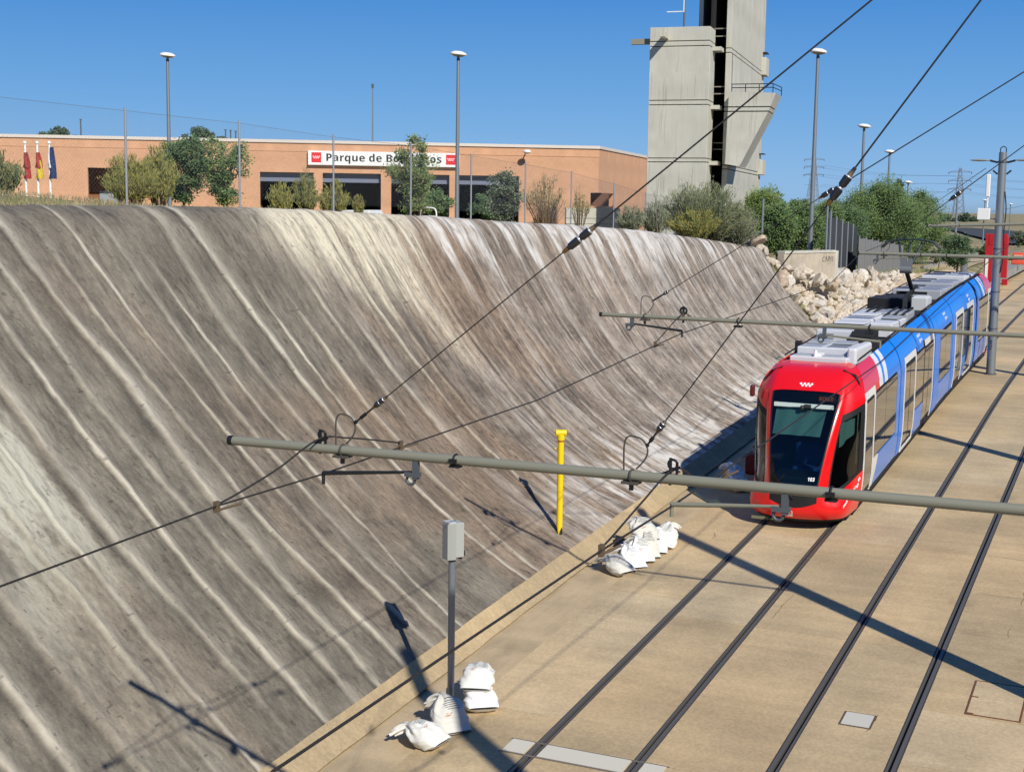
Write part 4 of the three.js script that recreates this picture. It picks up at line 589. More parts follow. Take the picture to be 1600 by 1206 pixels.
// woven sack: sewn flat bottom with pointed corners, full belly, tied neck, flared mouth; lean = how far the axis stands up
function sandbag(seed, p, turn, lean, L, label, group, fold = .35) {
  const S0 = SEED; SEED = seed * 7919 + 5; const n1 = rnd() * 50, nw = rr(.85, 1.15), fk = Math.floor(rr(5, 8));
  const A = [[0, .23], [.1, .25], [.3, .27], [.5, .24], [.64, .16], [.72, .075], [.76, .06], [.82, .1], [.92, .16], [1, .19]], Bh = [[0, .015], [.07, .075], [.2, .15], [.38, .175], [.52, .15], [.64, .11], [.72, .06], [.76, .05], [.84, .06], [1, .05]];
  const g = patch((a, b) => {
    const th = a * 2 * Math.PI, t = b; let c = Math.cos(th), s = Math.sin(th); const e = lerp(.62, 1, sstep(0, .3, t)); c = Math.sign(c) * Math.abs(c) ** e; s = Math.sign(s) * Math.abs(s) ** lerp(1, .85, sstep(0, .3, t));
    const neck = sstep(.45, .7, t), k = 1 + neck * .26 * Math.sin(th * fk + n1 + t * 3) + .12 * Math.sin(th * 9 + n1 * 2 + t * 11) * sstep(.3, .7, t) + (fbm(c * 2.2 + n1, s * 2.2 + t * 7, 3) - .5) * .34 * sstep(.02, .2, t);
    const w = table(A, t) * nw * k, h = table(Bh, t) * k; let ax = t * L, q = [s * h, c * w];
    // bend the axis: belly leans, neck folds over
    const up = lean * Math.min(t, .62) / .62, ang = up * 1.0; let x = 0, y = 0; { let st = 12, tt = 0; for (let i = 0; i < st; i++) { const m = (i + .5) / st * t; const al = lean * sstep(0, .35, m) - (lean + fold) * 1.25 * sstep(.6, .95, m); x += Math.cos(al) * L * t / st; y += Math.sin(al) * L * t / st; } }
    const al = lean * sstep(0, .35, t) - (lean + fold) * 1.25 * sstep(.6, .95, t); const X = x - Math.sin(al) * q[0], Y = y + Math.cos(al) * q[0] + .13 * (1 - Math.min(1, lean) * .75);
    return [X - L * .25, Math.max(.006 + .012 * vn(a * 20, t * 20), Y + (t < .5 ? 0 : 0)), q[1]];
  }, 56, 40, 0, (a, b) => [a * 1, b]);
  const o = thing('sandbag', label, 'sandbag', p, turn, group); const mv = mergeVertices(g, 1e-4); mv.computeVertexNormals(); part('sack', mv, bagMats[seed % 3], o);
  SEED = S0; return o;
}
{
  const G = (x, z) => TY(z) + (x < -8.88 ? -.035 : 0), put = (x, z, y = 0) => V3(x, G(x, z) + y, z);
  const g1 = 'sandbags round the signal post', g2 = 'sandbags in the row by the foot of the slope', g3 = 'sandbags in the shade of the tram';
  sandbag(1, put(-8.72, -16.55), 3.05, .25, .82, 'front white sandbag lying left of the signal post with its tied neck to the left', g1, .5);
  sandbag(2, put(-8.72, -17.12), 2.5, .95, .86, 'printed white sandbag standing against the front of the signal post', g1, .75);
  sandbag(3, put(-8.62, -17.95), 2.2, .3, .84, 'white sandbag on the ground to the right behind the signal post', g1, .3);
  sandbag(4, put(-8.75, -18.05, .24), 1.9, .35, .86, 'white sandbag on top of the one behind the signal post', g1, .6);
  sandbag(5, put(-8.98, -24.9), 2.7, .4, .86, 'nearest and leftmost white sandbag of the row by the slope', g2, .5);
  sandbag(6, put(-8.9, -25.35), 2.4, .75, .84, 'second white sandbag of the row, with an orange mark', g2, .6);
  sandbag(7, put(-8.86, -25.72), 2.3, .9, .84, 'third white sandbag of the row by the slope, standing', g2, .5);
  sandbag(8, put(-8.85, -26.08), 2.2, 1.0, .9, 'fourth white sandbag of the row by the slope, tallest', g2, .55);
  sandbag(9, put(-8.8, -26.42), 2.0, .9, .86, 'fifth white sandbag of the row by the slope', g2, .6);
  sandbag(10, put(-8.76, -26.85), 1.6, .85, .86, 'farthest and rightmost white sandbag of the row by the slope', g2, .5);
  sandbag(11, put(-9.0, -26.3, .3), 2.4, .8, .82, 'white sandbag on top at the back of the row by the slope', g2, .6);
  sandbag(12, put(-8.8, -32.4), 2.4, .9, .9, 'shaded sandbag nearest in the tram shadow', g3, .5);
  sandbag(13, put(-8.55, -31.9), 2.8, .4, .84, 'shaded sandbag lying flat in the tram shadow beside the steady arm', g3, .5);
  sandbag(14, put(-8.7, -34.9), 2.2, .9, .95, 'shaded sandbag close to the tram side', g3, .5);
  const rbx = 0, rb = thing('red_case', 'dark red case standing among the shaded sandbags', 'case', put(-8.72, -33.7)); part('body', rbox(.34, .5, .4, .03, 0, .25, 0), std(0x7a1512, .6), rb); part('handle', new THREE.TorusGeometry(.07, .014, 6, 12, Math.PI).translate(0, .5, 0), darkMetal, rb);
}

// ================================================================ FIRE STATION, TOWER
const gY = (x, z) => leftGround(x, z);
const invD = (p0, D0, p1, D1, px) => 1 / (1 / D0 + (px - p0) / (p1 - p0) * (1 / D1 - 1 / D0));
const flat = (a, b) => { const d = b.clone().sub(a); d.y = 0; return d; };
{
  const brickT = makeTex(512, 512, (i, j) => { const u = i / 512, v = j / 512; const row = Math.floor(v * 56), c = hsh(Math.floor(u * 26 + (row % 2) * .5) % 26, row) - .5, a = tile((U, V) => fbm(U * 4, V * 4, 4), u, v) - .5; const mo = (v * 56 % 1) < .13 ? .985 : 1; const m = (1 + c * .05 + a * .16) * mo; return [200 * m, 154 * m, 120 * m]; });
  const brick = new THREE.MeshStandardMaterial({ map: brickT, roughness: .92 }), coping = std(0xcfc6bb, .8), inside = std(0x4b463f, .95), dark = std(0x16181b, .9), shutter = std(0x6e7688, .6);
  const D = px => px <= 935 ? invD(0, 100, 935, 106, px) : invD(935, 106, 1008, 123, px);
  const P = px => { const p = at(px, 300, D(px)); return p; };
  const A = P(-300), B = P(935), C = P(1045); const TOP = 13.0, BASE = 6.2;
  const t = thing('fire_station', 'long low orange brick fire station with garage bays and white roof edge', 'fire station', [A.x, BASE, A.z]);
  const e = flat(A, B), L = e.length(); e.normalize(); t.rotation.y = Math.atan2(-e.z, e.x);          // local x along the front, z towards us
  const sOf = px => { const d = ray(px, 300), n = V3(-e.z, 0, e.x); const k = A.clone().sub(EYE).dot(n) / d.dot(n); return d.multiplyScalar(k).add(EYE).sub(A).dot(e); };
  const yOf = (px, row) => at(px, row, D(px)).y - BASE; const H = TOP - BASE;
  const wb = (s0, s1, y0, y1, z = 0, d = .45) => uvBox(box(s1 - s0, y1 - y0, d, (s0 + s1) / 2, (y0 + y1) / 2, z - d / 2), 3.2);
  const bays = [[406, 490], [504, 595], [611, 702], [717, 811]].map(b => b.map(sOf)); const yb = yOf(560, 271), ent = [sOf(137), sOf(192)], ye = yOf(150, 262);
  const yw0 = yOf(935, 322), yw1 = yOf(935, 301), sw = sOf(923);
  const wall = [wb(0, ent[0], 0, H), wb(ent[0], ent[1], ye, H), wb(ent[1], bays[0][0], 0, H)];
  for (let k = 0; k < 4; k++) { wall.push(wb(bays[k][0], bays[k][1], yb, H)); if (k < 3) wall.push(wb(bays[k][1], bays[k + 1][0], 0, H)); }
  wall.push(wb(bays[3][1], sw, 0, H), wb(sw, L, 0, yw0), wb(sw, L, yw1, H));
  // right wing, turned
  const f = flat(B, C), Lw = f.length(); f.normalize(); const loc = v => V3(v.dot(e), 0, v.dot(V3(-e.z, 0, e.x))); const fl = loc(f); const wang = Math.atan2(-fl.z, fl.x);
  const wing = (s0, s1, y0, y1) => uvBox(box(s1 - s0, y1 - y0, .45, (s0 + s1) / 2, (y0 + y1) / 2, -.225), 3.2).rotateY(wang).translate(L, 0, 0); const ww = 5.4;
  part('wall', wall, brick, t); part('side_wall', [wing(0, ww, 0, yw0), wing(0, ww, yw1, H), wing(ww, Lw, 0, H)], brick, t);
  part('corner_window', [box(3.4, yw1 - yw0, .1, L - .6, (yw0 + yw1) / 2, -1.3)], std(0x6a4a38, .9), t); 
  part('coping', [box(L + .1, .22, .6, L / 2, H + .11, -.2), box(Lw, .22, .6, Lw / 2, .11, -.22).rotateY(wang).translate(L, H + .003, 0)], coping, t);
  part('roof', [box(L, .2, 20, L / 2, H - .4, -10.4)], greyConc, t);
  part('rear_walls', [box(L, H - .6, .4, L / 2, (H - .6) / 2, -20.2), box(.4, H - .6, 20, .2, (H - .6) / 2, -10.5), box(L, .2, 20, L / 2, .1, -10.4)], inside, t);
  const ent0 = part('entrance_recess', [box(ent[1] - ent[0] + 1, ye + .3, .2, (ent[0] + ent[1]) / 2, ye / 2, -2.4)], std(0x8a5a3e, .9), t); part('entrance_door', box(1.6, 2.3, .06, ent[1] - 1.2, 1.95, -2.26), std(0x9fa6ab, .4, .3), ent0);
  for (const [a, b] of bays) { const q = part('garage_bay', [box(.25, yb, 7, a - .13, yb / 2, -3.96), box(.25, yb, 7, b + .13, yb / 2, -3.96), box(b - a + .5, .2, 7, (a + b) / 2, yb + .11, -3.96), box(b - a + .5, yb, .2, (a + b) / 2, yb / 2, -7.5)], dark, t); part('roller_shutter', [box(b - a, .62, .3, (a + b) / 2, yb - .31, -.62), box(b - a, .05, .34, (a + b) / 2, yb - .65, -.62)], shutter, q); }
  part('sill_beam', [wb(0, L, H - .62, H - .52, .03, .03)], brick, t);
  // sign
  const s0 = sOf(481), s1 = sOf(717), y0 = yOf(599, 260), y1 = yOf(599, 238), sign = thing('name_sign', 'long white sign with black lettering and red squares over the garage bays', 'sign', t.localToWorld(V3((s0 + s1) / 2, (y0 + y1) / 2, 0)), t.rotation.y);
  t.updateMatrixWorld(); sign.position.copy(V3((s0 + s1) / 2, (y0 + y1) / 2, 0).applyMatrix4(t.matrixWorld));
  const w = s1 - s0, h = y1 - y0; part('casing', rbox(w, h, .3, .03, 0, 0, .16), std(0xe6e7e4, .6), sign);
  const star = (g, x, y, r) => { g.beginPath(); for (let k = 0; k < 10; k++) { const a = -Math.PI / 2 + k * Math.PI / 5, q = k % 2 ? r * .42 : r; g.lineTo(x + q * Math.cos(a), y + q * Math.sin(a)); } g.closePath(); g.fill(); };
  const cv = canvasTex(2000, 186, (g, W, Hh) => { g.fillStyle = '#e9eae7'; g.fillRect(0, 0, W, Hh); for (const x of [40, 1822]) { g.fillStyle = '#d81c26'; g.fillRect(x, 16, 128, 140); g.fillStyle = '#fff'; for (let k = 0; k < 4; k++) star(g, x + 26 + k * 26, 72, 13); for (let k = 0; k < 3; k++) star(g, x + 39 + k * 26, 92, 13); } g.fillStyle = '#15181c'; g.font = 'bold 146px sans-serif'; g.textBaseline = 'alphabetic'; const tw = g.measureText('Parque de Bomberos').width, sc = 1545 / tw; g.save(); g.translate(222, 134); g.scale(sc, 1); g.fillText('Parque de Bomberos', 0, 0); g.restore(); });
  part('sign_face', new THREE.PlaneGeometry(w - .06, h - .06).translate(0, 0, .315), new THREE.MeshStandardMaterial({ map: cv, roughness: .55 }), sign);
  // floodlight on the wall
  const fp = V3(sOf(820), yOf(820, 238), .9).applyMatrix4(t.matrixWorld); const fo = thing('floodlight', 'small white floodlight on a bracket high on the brick wall', 'floodlight', fp, t.rotation.y); part('head', new THREE.SphereGeometry(.3, 16, 10).scale(1, .55, .9), whitePaint, fo); part('bracket', rod(V3(0, -.05, 0), V3(0, -.1, -.9), .05), galvDark, fo);
  // roof aerial and vents
  const ra = thing('radio_mast', 'thin radio mast standing on the fire station roof', 'mast', at(582, 226, 109).setY(TOP - .4)); part('pole', cyl(.07, .04, at(582, 134, 109).y - TOP + .4, 0, 0, 0, 8), galv, ra); part('tip', cyl(.1, .1, .3, 0, at(582, 134, 109).y - TOP + .2, 0, 8), galvDark, ra);
  for (const [px, row] of [[126, 187], [352, 203], [360, 204], [368, 205]]) { const o = thing('roof_pipe', ({ 126: 'single thin vent pipe on the roof at the left', 352: 'left one of three thin vent pipes on the station roof', 360: 'middle one of three thin vent pipes on the station roof', 368: 'right one of three thin vent pipes on the station roof' })[px], 'pipe', at(px, 218, 108).setY(TOP - .4), 0, px < 200 ? undefined : 'three vent pipes on the station roof'); part('pipe', cyl(.06, .05, at(px, row, 108).y - TOP + .4, 0, 0, 0, 8), galvDark, o); part('cap', cyl(.08, .08, .1, 0, at(px, row, 108).y - TOP + .35, 0, 8), galvDark, o); }
}
{ // training tower of bare concrete
  const sd = V3(-Math.sin(.131), 0, -Math.cos(.131)), O = at(1009, 335, 80); O.y = 6.2;
  const t = thing('training_tower', 'tall bare concrete training tower with wedge shaped balcony beside the fire station', 'tower', O, Math.atan2(sd.x, sd.z) + Math.PI);   // local x to the right along the front, local z towards us
  t.updateMatrixWorld(); const inv = t.matrixWorld.clone().invert();
  const X = (px, zz) => { // local x on the plane local z = zz at pixel column px
    const r0 = EYE.clone().applyMatrix4(inv), d = ray(px, 250).transformDirection(inv); return r0.x + d.x * (zz - r0.z) / d.z; };
  const Y = (px, row, zz) => { const r0 = EYE.clone().applyMatrix4(inv), d = ray(px, row).transformDirection(inv); return r0.y + d.y * (zz - r0.z) / d.z; };
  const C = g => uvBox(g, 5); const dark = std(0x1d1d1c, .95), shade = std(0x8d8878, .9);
  // front block, panels between the double grooves
  const x0 = X(1011, 0), x1 = X(1104, 0), zf = -1.85; const yTop = Y(1017, 43, 0); const rows = [65, 73, 157, 164, 247, 253]; const ys = rows.map(r => Y(1013, r, 0)).sort((a, b) => a - b);
  const lv = [0, ...ys, yTop]; const g = .022; const bx = (a, b, y0, y1, z0, z1) => C(rbox(b - a, y1 - y0, z0 - z1, .02, (a + b) / 2, (y0 + y1) / 2, (z0 + z1) / 2));
  for (let k = 0; k < lv.length - 1; k++) part('concrete_panel', bx(x0, x1, lv[k] + (k ? g : 0), lv[k + 1] - (k < lv.length - 2 ? g : 0), 0, zf), towerMat, t);
  part('core', box(x1 - x0 - .12, yTop - .2, -zf - .12, (x0 + x1) / 2, yTop / 2, zf / 2), dark, t);
  // beams at its head
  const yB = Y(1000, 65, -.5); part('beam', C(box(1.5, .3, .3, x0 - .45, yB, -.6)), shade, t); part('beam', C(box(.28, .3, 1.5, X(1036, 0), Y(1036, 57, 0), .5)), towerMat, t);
  // slot with floor slabs
  const xs1 = X(1129, -1.9); part('slot_lining', [box(.15, 20, 6, x1 - .2, 10, -4.8), box(xs1 - x1 + .3, 20, .2, (x1 + xs1) / 2 - .2, 10, -6)], dark, t);
  for (const r of [77, 168, 255]) part('slab_edge', C(box(.55, .22, 1.2, x1 + .2, Y(1120, r, -1.4), -1.6)), towerMat, t);
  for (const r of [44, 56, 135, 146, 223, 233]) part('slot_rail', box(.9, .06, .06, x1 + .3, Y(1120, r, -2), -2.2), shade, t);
  // long blade wall behind: front edge and receding side with grooves
  const zb = -1.9, xb0 = X(1129, zb), xb1 = X(1137, zb), yMax = Y(1137, -90, zb), dep = 15; const yg = [[75, 82], [167, 174], [258, 264]].flat().map(r => Y(1137, r, zb)).sort((a, b) => a - b); const lb = [0, ...yg, yMax];
  for (let k = 0; k < lb.length - 1; k++) part('concrete_panel', bx(xb0, xb1 + .02, lb[k] + (k ? g : 0), lb[k + 1] - (k < lb.length - 2 ? g : 0), zb, zb - dep), towerMat, t);
  part('core', box(xb1 - xb0 - .1, yMax - .2, dep - .2, (xb0 + xb1) / 2, yMax / 2, zb - dep / 2), dark, t);
  for (const [r, hgt] of [[106, 26], [262, 22], [352, 22]]) { const y = Y(1184, r, zb - dep); part('landing', C(rbox(.5, hgt * 96 / FOCAL, 1.6, .02, xb1 + .05, y, zb - dep + .4)), towerMat, t); part('landing_rail', box(.4, .05, 1.2, xb1 + .1, y + .9, zb - dep + .4), darkMetal, t); }
  // upper part behind the front block: shaded opening under the roof
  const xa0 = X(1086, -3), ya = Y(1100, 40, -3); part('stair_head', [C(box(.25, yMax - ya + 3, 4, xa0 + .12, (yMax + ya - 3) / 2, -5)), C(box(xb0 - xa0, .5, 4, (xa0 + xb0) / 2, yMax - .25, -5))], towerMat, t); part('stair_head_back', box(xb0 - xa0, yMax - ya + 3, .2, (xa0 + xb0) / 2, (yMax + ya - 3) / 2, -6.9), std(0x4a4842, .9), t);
  part('doorway', [box(.12, 1.9, .06, xb1 - .02, Y(1142, 108, zb), zb - .5)], dark, t);
  // wedge balcony
  const q = (px, row) => [X(px, zb + 1.2), Y(px, row, zb + 1.2)]; const wp = [q(1133, 256), q(1156, 260), q(1198, 174), q(1209, 145), q(1136, 143)]; const z0 = zb - 1.4;
  const wy = Y(1160, 167, zb + 1.2), cut = (poly, lo, hi) => { const clipY = (pl, y, up) => { const o = []; for (let i = 0; i < pl.length; i++) { const a = pl[i], b = pl[(i + 1) % pl.length]; const ia = up ? a[1] >= y : a[1] <= y, ib = up ? b[1] >= y : b[1] <= y; if (ia) o.push(a); if (ia !== ib) { const k = (y - a[1]) / (b[1] - a[1]); o.push([lerp(a[0], b[0], k), y]); } } return o; }; return clipY(clipY(poly, lo, true), hi, false); };
  for (const [lo, hi] of [[-99, wy - .28], [wy - .21, wy - .03], [wy + .04, 99]]) { const pl = cut(wp, lo, hi); if (pl.length > 2) part('balcony_block', C(prism(pl, 2.6).translate(0, 0, z0)), towerMat, t); }
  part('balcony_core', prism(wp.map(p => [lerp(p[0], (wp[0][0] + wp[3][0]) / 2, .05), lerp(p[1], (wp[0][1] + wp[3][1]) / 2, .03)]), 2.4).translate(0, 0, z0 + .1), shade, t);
  const ry = q(1160, 143)[1]; const rx0 = q(1140, 143)[0], rx1 = q(1204, 143)[0];
  for (const hh of [.22, .42]) part('railing', [rod(V3(rx0, ry + hh, z0 + 2.55), V3(rx1, ry + hh, z0 + 2.55), .025), rod(V3(rx1, ry + hh, z0 + 2.55), V3(rx1 + .2, ry + hh, z0 + .05), .025)], darkMetal, t);
  for (let k = 0; k < 4; k++) part('railing_post', rod(V3(lerp(rx0, rx1, k / 3), ry - .05, z0 + 2.55), V3(lerp(rx0, rx1, k / 3), ry + .44, z0 + 2.55), .025), darkMetal, t);
  part('railing_post', rod(V3(rx1 + .2, ry - .05, z0 + .1), V3(rx1 + .2, ry + .44, z0 + .1), .025), darkMetal, t);
  const an = thing('roof_aerial', 'white yagi aerial on a thin lattice pole on the tower roof', 'aerial', V3(X(1063, -.8), yTop, -.8).applyMatrix4(t.matrixWorld), t.rotation.y); part('pole', cyl(.05, .05, 3.2, 0, 0, 0, 8), galvDark, an); part('boom', [box(1.0, .05, .05, -.5, .95, 0), box(.05, 1.2, .05, -.02, 1.5, .05), box(.5, .04, .04, -.4, 1.9, 0)], whitePaint, an);
}
{ // low precast wall by the dry shrub
  const a = at(884, 324, 84), b = at(968, 324, 86), d = flat(a, b), L = d.length(); const t = thing('low_wall', 'low pale precast concrete wall behind the fence posts at the station corner', 'wall', [a.x, a.y - 2.4, a.z], Math.atan2(-d.z, d.x)); const h = [0, .85, 1.42, 1.76, 2.4]; for (let k = 0; k < 4; k++) part('panel', uvBox(box(L, h[k + 1] - h[k] - .03, .16, L / 2, (h[k] + h[k + 1]) / 2, 0), 4), towerMat, t); part('backing', box(L - .05, 2.36, .08, L / 2, 1.2, -.06), std(0x6c685c, .9), t);
}
// flag poles
[[38, 0x9c2f2c, 0x8d3a33, 'red'], [57, 0xc9ae34, 0x9c3a30, 'yellow'], [76, 0x20345f, 0xe8e6df, 'dark blue and white']].forEach(([px, c1, c2, nm], i) => {
  const top = at(px, 223, 78), y0 = gY(top.x, top.z); const t = thing('flag_pole', `white flag pole with a furled ${nm} flag before the brick wall`, 'flag pole', [top.x, y0, top.z]); const H = top.y - y0; part('pole', cyl(.08, .06, H, 0, 0, 0, 12), whitePaint, t); part('finial', new THREE.SphereGeometry(.11, 12, 8).translate(0, H, 0), whitePaint, t);
  const fl = (r0, r1, col, dx) => { const ya = at(px, r0, 78).y - y0, yb = at(px, r1, 78).y - y0; return part('flag', patch((a, b) => { const th = a * 6.283, r = (.1 + .12 * b + .05 * Math.sin(th * 3 + b * 5)); return [dx + r * Math.cos(th), lerp(ya, yb, b), r * .7 * Math.sin(th)]; }, 24, 10), std(col, .85, 0, DS), t); }; fl(238, 262, c2, .08); fl(i === 2 ? 230 : 250, 279, c1, i === 2 ? .2 : .12);
});
// street lamps: slender pole with a flat lens shaped head
function lamp(px, row, D, label, grp, o = {}) {
  const top = at(px, row, D), y0 = o.base ?? gY(top.x, top.z); const t = thing('street_lamp', label, 'street lamp', [top.x, y0, top.z], 0, grp); const H = top.y - y0, k = o.k ?? 1;
  part('pole', cyl(.13 * k, .075 * k, H - .2, 0, 0, 0, 14), galv, t); const hd = part('lamp_head', lathe([[0, .16], [.2, .15], [.38, .08], [.44, 0], [.4, -.05], [0, -.06]].map(q => [q[0] * k, q[1] * k]), 20).rotateZ(o.tilt ?? -.1).translate(0, H - .05, 0), whitePaint, t); part('lens', lathe([[0, -.13], [.2, -.12], [.34, -.06], [.34, -.05]].map(q => [q[0] * k, q[1] * k]), 20).rotateZ(o.tilt ?? -.1).translate(0, H - .05, 0), std(0x8b857b, .4), hd); part('neck', cyl(.09 * k, .06 * k, .25, 0, H - .36, 0, 12), galvDark, t); return t;
}
lamp(261, 85, 75, 'tall street lamp rising behind the green tree on the left', 'street lamps'); lamp(716, 83, 71, 'tall street lamp in front of the right end of the white sign', 'street lamps'); lamp(1279, 79, 68, 'tallest street lamp, between the concrete tower and the big green tree', 'street lamps'); lamp(1351, 196, 105, 'street lamp in front of the big green tree, left of two', 'street lamps', { k: 1.15 }); lamp(1391, 236, 140, 'street lamp in front of the big green tree, right of two', 'street lamps', { k: 1.25 }); lamp(1420, 284, 220, 'street lamp head just above the big green tree', 'street lamps', { k: 1.5 }); lamp(1540, 312, 150, 'far street lamp on the slope left of the lighting mast', 'street lamps', { k: .7 }); lamp(1580, 318, 170, 'farthest street lamp at the right of the lighting mast', 'street lamps', { k: .6 });
{ const p = at(1497, 306, 150); const t = thing('far_pole', 'plain grey pole far off in front of the pylon', 'pole', [p.x, gY(p.x, p.z), p.z]); part('pole', cyl(.14, .1, p.y - gY(p.x, p.z), 0, 0, 0, 10), galv, t); part('cap', cyl(.13, .13, .2, 0, p.y - gY(p.x, p.z), 0, 10), galvDark, t); }
// lattice pylons
function pylon(px, top, bot, D, label) {
  const a = at(px, top, D), b = at(px, bot, D), H = a.y - b.y; const t = thing('power_pylon', label, 'pylon', b); const g = []; const w = y => lerp(H * .13, H * .018, Math.pow(y / H, .8)); const r = H * .0045, N = 9;
  for (const [sx, sz] of [[1, 1], [1, -1], [-1, 1], [-1, -1]]) for (let k = 0; k < N; k++) { const y0 = H * k / N, y1 = H * (k + 1) / N; g.push(rod(V3(sx * w(y0), y0, sz * w(y0)), V3(sx * w(y1), y1, sz * w(y1)), r, 4)); g.push(rod(V3(sx * w(y0), y0, sz * w(y0)), V3(-sx * w(y1), y1, sz * w(y1)), r * .6, 4)); g.push(rod(V3(sx * w(y0), y0, sz * w(y0)), V3(sx * w(y1), y1, -sz * w(y1)), r * .6, 4)); }
  part('lattice', g, std(0x858d96, .6, .3), t); for (const f of [.62, .77, .92]) { const q = part('cross_arm', [rod(V3(-H * .2, H * f, 0), V3(H * .2, H * f, 0), r * 1.1, 4), rod(V3(-H * .2, H * f, 0), V3(0, H * (f + .04), 0), r * .7, 4), rod(V3(H * .2, H * f, 0), V3(0, H * (f + .04), 0), r * .7, 4)], std(0x858d96, .6, .3), t); for (const s of [-1, 1]) part('insulator_string', cyl(r * 1.6, r * 1.6, H * .035, s * H * .195, H * (f - .035), 0, 6), galvDark, q); }
}
pylon(1270, 243, 322, 640, 'far lattice pylon behind the tallest lamp pole'); pylon(1497, 262, 350, 560, 'far lattice pylon left of the lighting mast');
{ const A = at(1497, 296, 560), o = thing('power_line', 'faint power lines strung between the far pylons', 'power line', A); const g = []; for (const [r0, r1] of [[275, 258], [287, 272], [300, 288]]) for (const s of [-14, 14]) { const a = at(1497 + s, r0, 560).sub(A), b = at(1270 + s, r1, 640).sub(A), c = at(1720 + s, r0 + 6, 520).sub(A); for (const q of [b, c]) g.push(tube([a, a.clone().lerp(q, .5).add(V3(0, -1.6, 0)), q], .035, 4, 16)); } part('conductors', g, std(0x6d7a88, .7), o); }

// chain link fence along the top of the slope
{
  const F = [[194.5, 168, 27.5], [373, 188, 30.5], [520.5, 210, 33.5], [642, 224, 37], [736.5, 240, 40.5], [821.5, 254, 44], [893.5, 267, 48], [960, 285, 52], [1009.5, 300, 56], [1043, 306, 60]].map(([x, r, d]) => at(x, r, d));
  F.unshift(F[0].clone().add(F[0].clone().sub(F[1])));
  const t = thing('chain_link_fence', 'tall chain link fence with thin grey posts along the top of the slope', 'fence', [F[0].x, gY(F[0].x, F[0].z), F[0].z]); const O = t.position; const foot = p => Math.min(gY(p.x, p.z), p.y - 1.7);
  for (const p of F) part('fence_post', cyl(.026, .024, p.y - foot(p) + .1, p.x - O.x, foot(p) - .1 - O.y, p.z - O.z, 10), std(0x9a9da0, .5, .3), t);
  part('top_wire', F.slice(1).map((p, k) => rod(F[k].clone().sub(O).add(V3(0, -.06, 0)), p.clone().sub(O).add(V3(0, -.06, 0)), .004, 5)), std(0x6e7070, .7), t);
  const pos = [], idx = []; const seg = (a, b, r) => { const d = b.clone().sub(a).normalize(), s = d.clone().cross(V3(0, 0, 1)).normalize().multiplyScalar(r), u = d.clone().cross(s).normalize().multiplyScalar(r), o = pos.length / 3; for (const p of [a, b]) for (let k = 0; k < 3; k++) { const an = k * 2.0944; const q = p.clone().addScaledVector(s, Math.cos(an)).addScaledVector(u, Math.sin(an)); pos.push(q.x, q.y, q.z); } for (let k = 0; k < 3; k++) { const n = (k + 1) % 3; idx.push(o + k, o + n, o + 3 + n, o + k, o + 3 + n, o + 3 + k); } };
  for (let k = 0; k < F.length - 1; k++) { const a = F[k].clone().sub(O), b = F[k + 1].clone().sub(O), h = 1.62, L = Math.hypot(b.x - a.x, b.z - a.z); const at2 = (s, y) => { const f = clamp(s / L); return V3(lerp(a.x, b.x, f), lerp(a.y, b.y, f) - .06 - y, lerp(a.z, b.z, f)); }; for (let s = -h; s < L + h; s += .09) for (const sg of [1, -1]) { let s0 = s, s1 = s + sg * h, y0 = 0, y1 = h; const cl = (lim) => { if ((s0 - lim) * (s1 - lim) < 0) { const f = (lim - s0) / (s1 - s0); return f; } return null; }; for (const lim of [0, L]) { const f = cl(lim); if (f !== null) { const ym = lerp(y0, y1, f); if ((lim === 0 && s0 < 0) || (lim === L && s0 > L)) { s0 = lim; y0 = ym; } else { s1 = lim; y1 = ym; } } } if (Math.max(s0, s1) <= 0 || Math.min(s0, s1) >= L || Math.abs(s1 - s0) < .03) continue; seg(at2(s0, y0), at2(s1, y1), .0011); } }
  const g = new THREE.BufferGeometry(); g.setAttribute('position', new THREE.Float32BufferAttribute(pos, 3)); g.setIndex(idx); g.computeVertexNormals(); part('wire_mesh', g, std(0x8d9092, .6, .2), t).userData.kind = 'stuff';
}
// right-hand fences behind the rock bank
{
  const f = (label, pts, h, mat, n, nm) => { const A = at(...pts[0]), B = at(...pts[1]); const t = thing(nm, label, 'fence', [A.x, A.y - h, A.z]); const d = flat(A, B), L = d.length(); t.rotation.y = Math.atan2(-d.z, d.x); const dy = (B.y - A.y) / L; for (let k = 0; k < n; k++) { part('panel', box(L / n - .1, h, .05, (k + .5) * L / n, h / 2 + dy * (k + .5) * L / n, 0), mat, t); part('fence_post', cyl(.05, .05, h + .12, k * L / n, dy * k * L / n, .04, 8), galv, t); } return t; };
  const boardT = makeTex(128, 64, (i, j) => { const q = 128 + 18 * (hsh(i >> 3, 1) - .5) + ((i & 7) === 0 ? -34 : 0) + 12 * (hsh(i, j) - .5); return [q, q * .98, q * .94]; }); boardT.repeat.set(4, 1);
  f('tall dark mesh fence panels with pale posts behind the end wall', [[1296, 338, 66], [1340, 356, 80]], 2.7, std(0x34373a, .9), 5, 'mesh_fence'); f('weathered grey board fence below the big green tree', [[1342, 372, 74], [1412, 384, 92]], 1.9, new THREE.MeshStandardMaterial({ map: boardT, roughness: .9 }), 8, 'board_fence');
  for (const [px, row, D, lb] of [[1193, 312, 62, 'thin bare fence post right of the tower'], [1294, 314, 60, 'pale fence post right of the tallest lamp, left of two'], [1299, 330, 62, 'pale fence post right of the tallest lamp, right of two']]) { const p = at(px, row, D), y = gY(p.x, p.z); const o = thing('fence_post', lb, 'post', [p.x, y, p.z]); part('post', cyl(.05, .05, p.y - y, 0, 0, 0, 10), galv, o); part('cap', cyl(.06, .05, .05, 0, p.y - y, 0, 10), galvDark, o); }
}

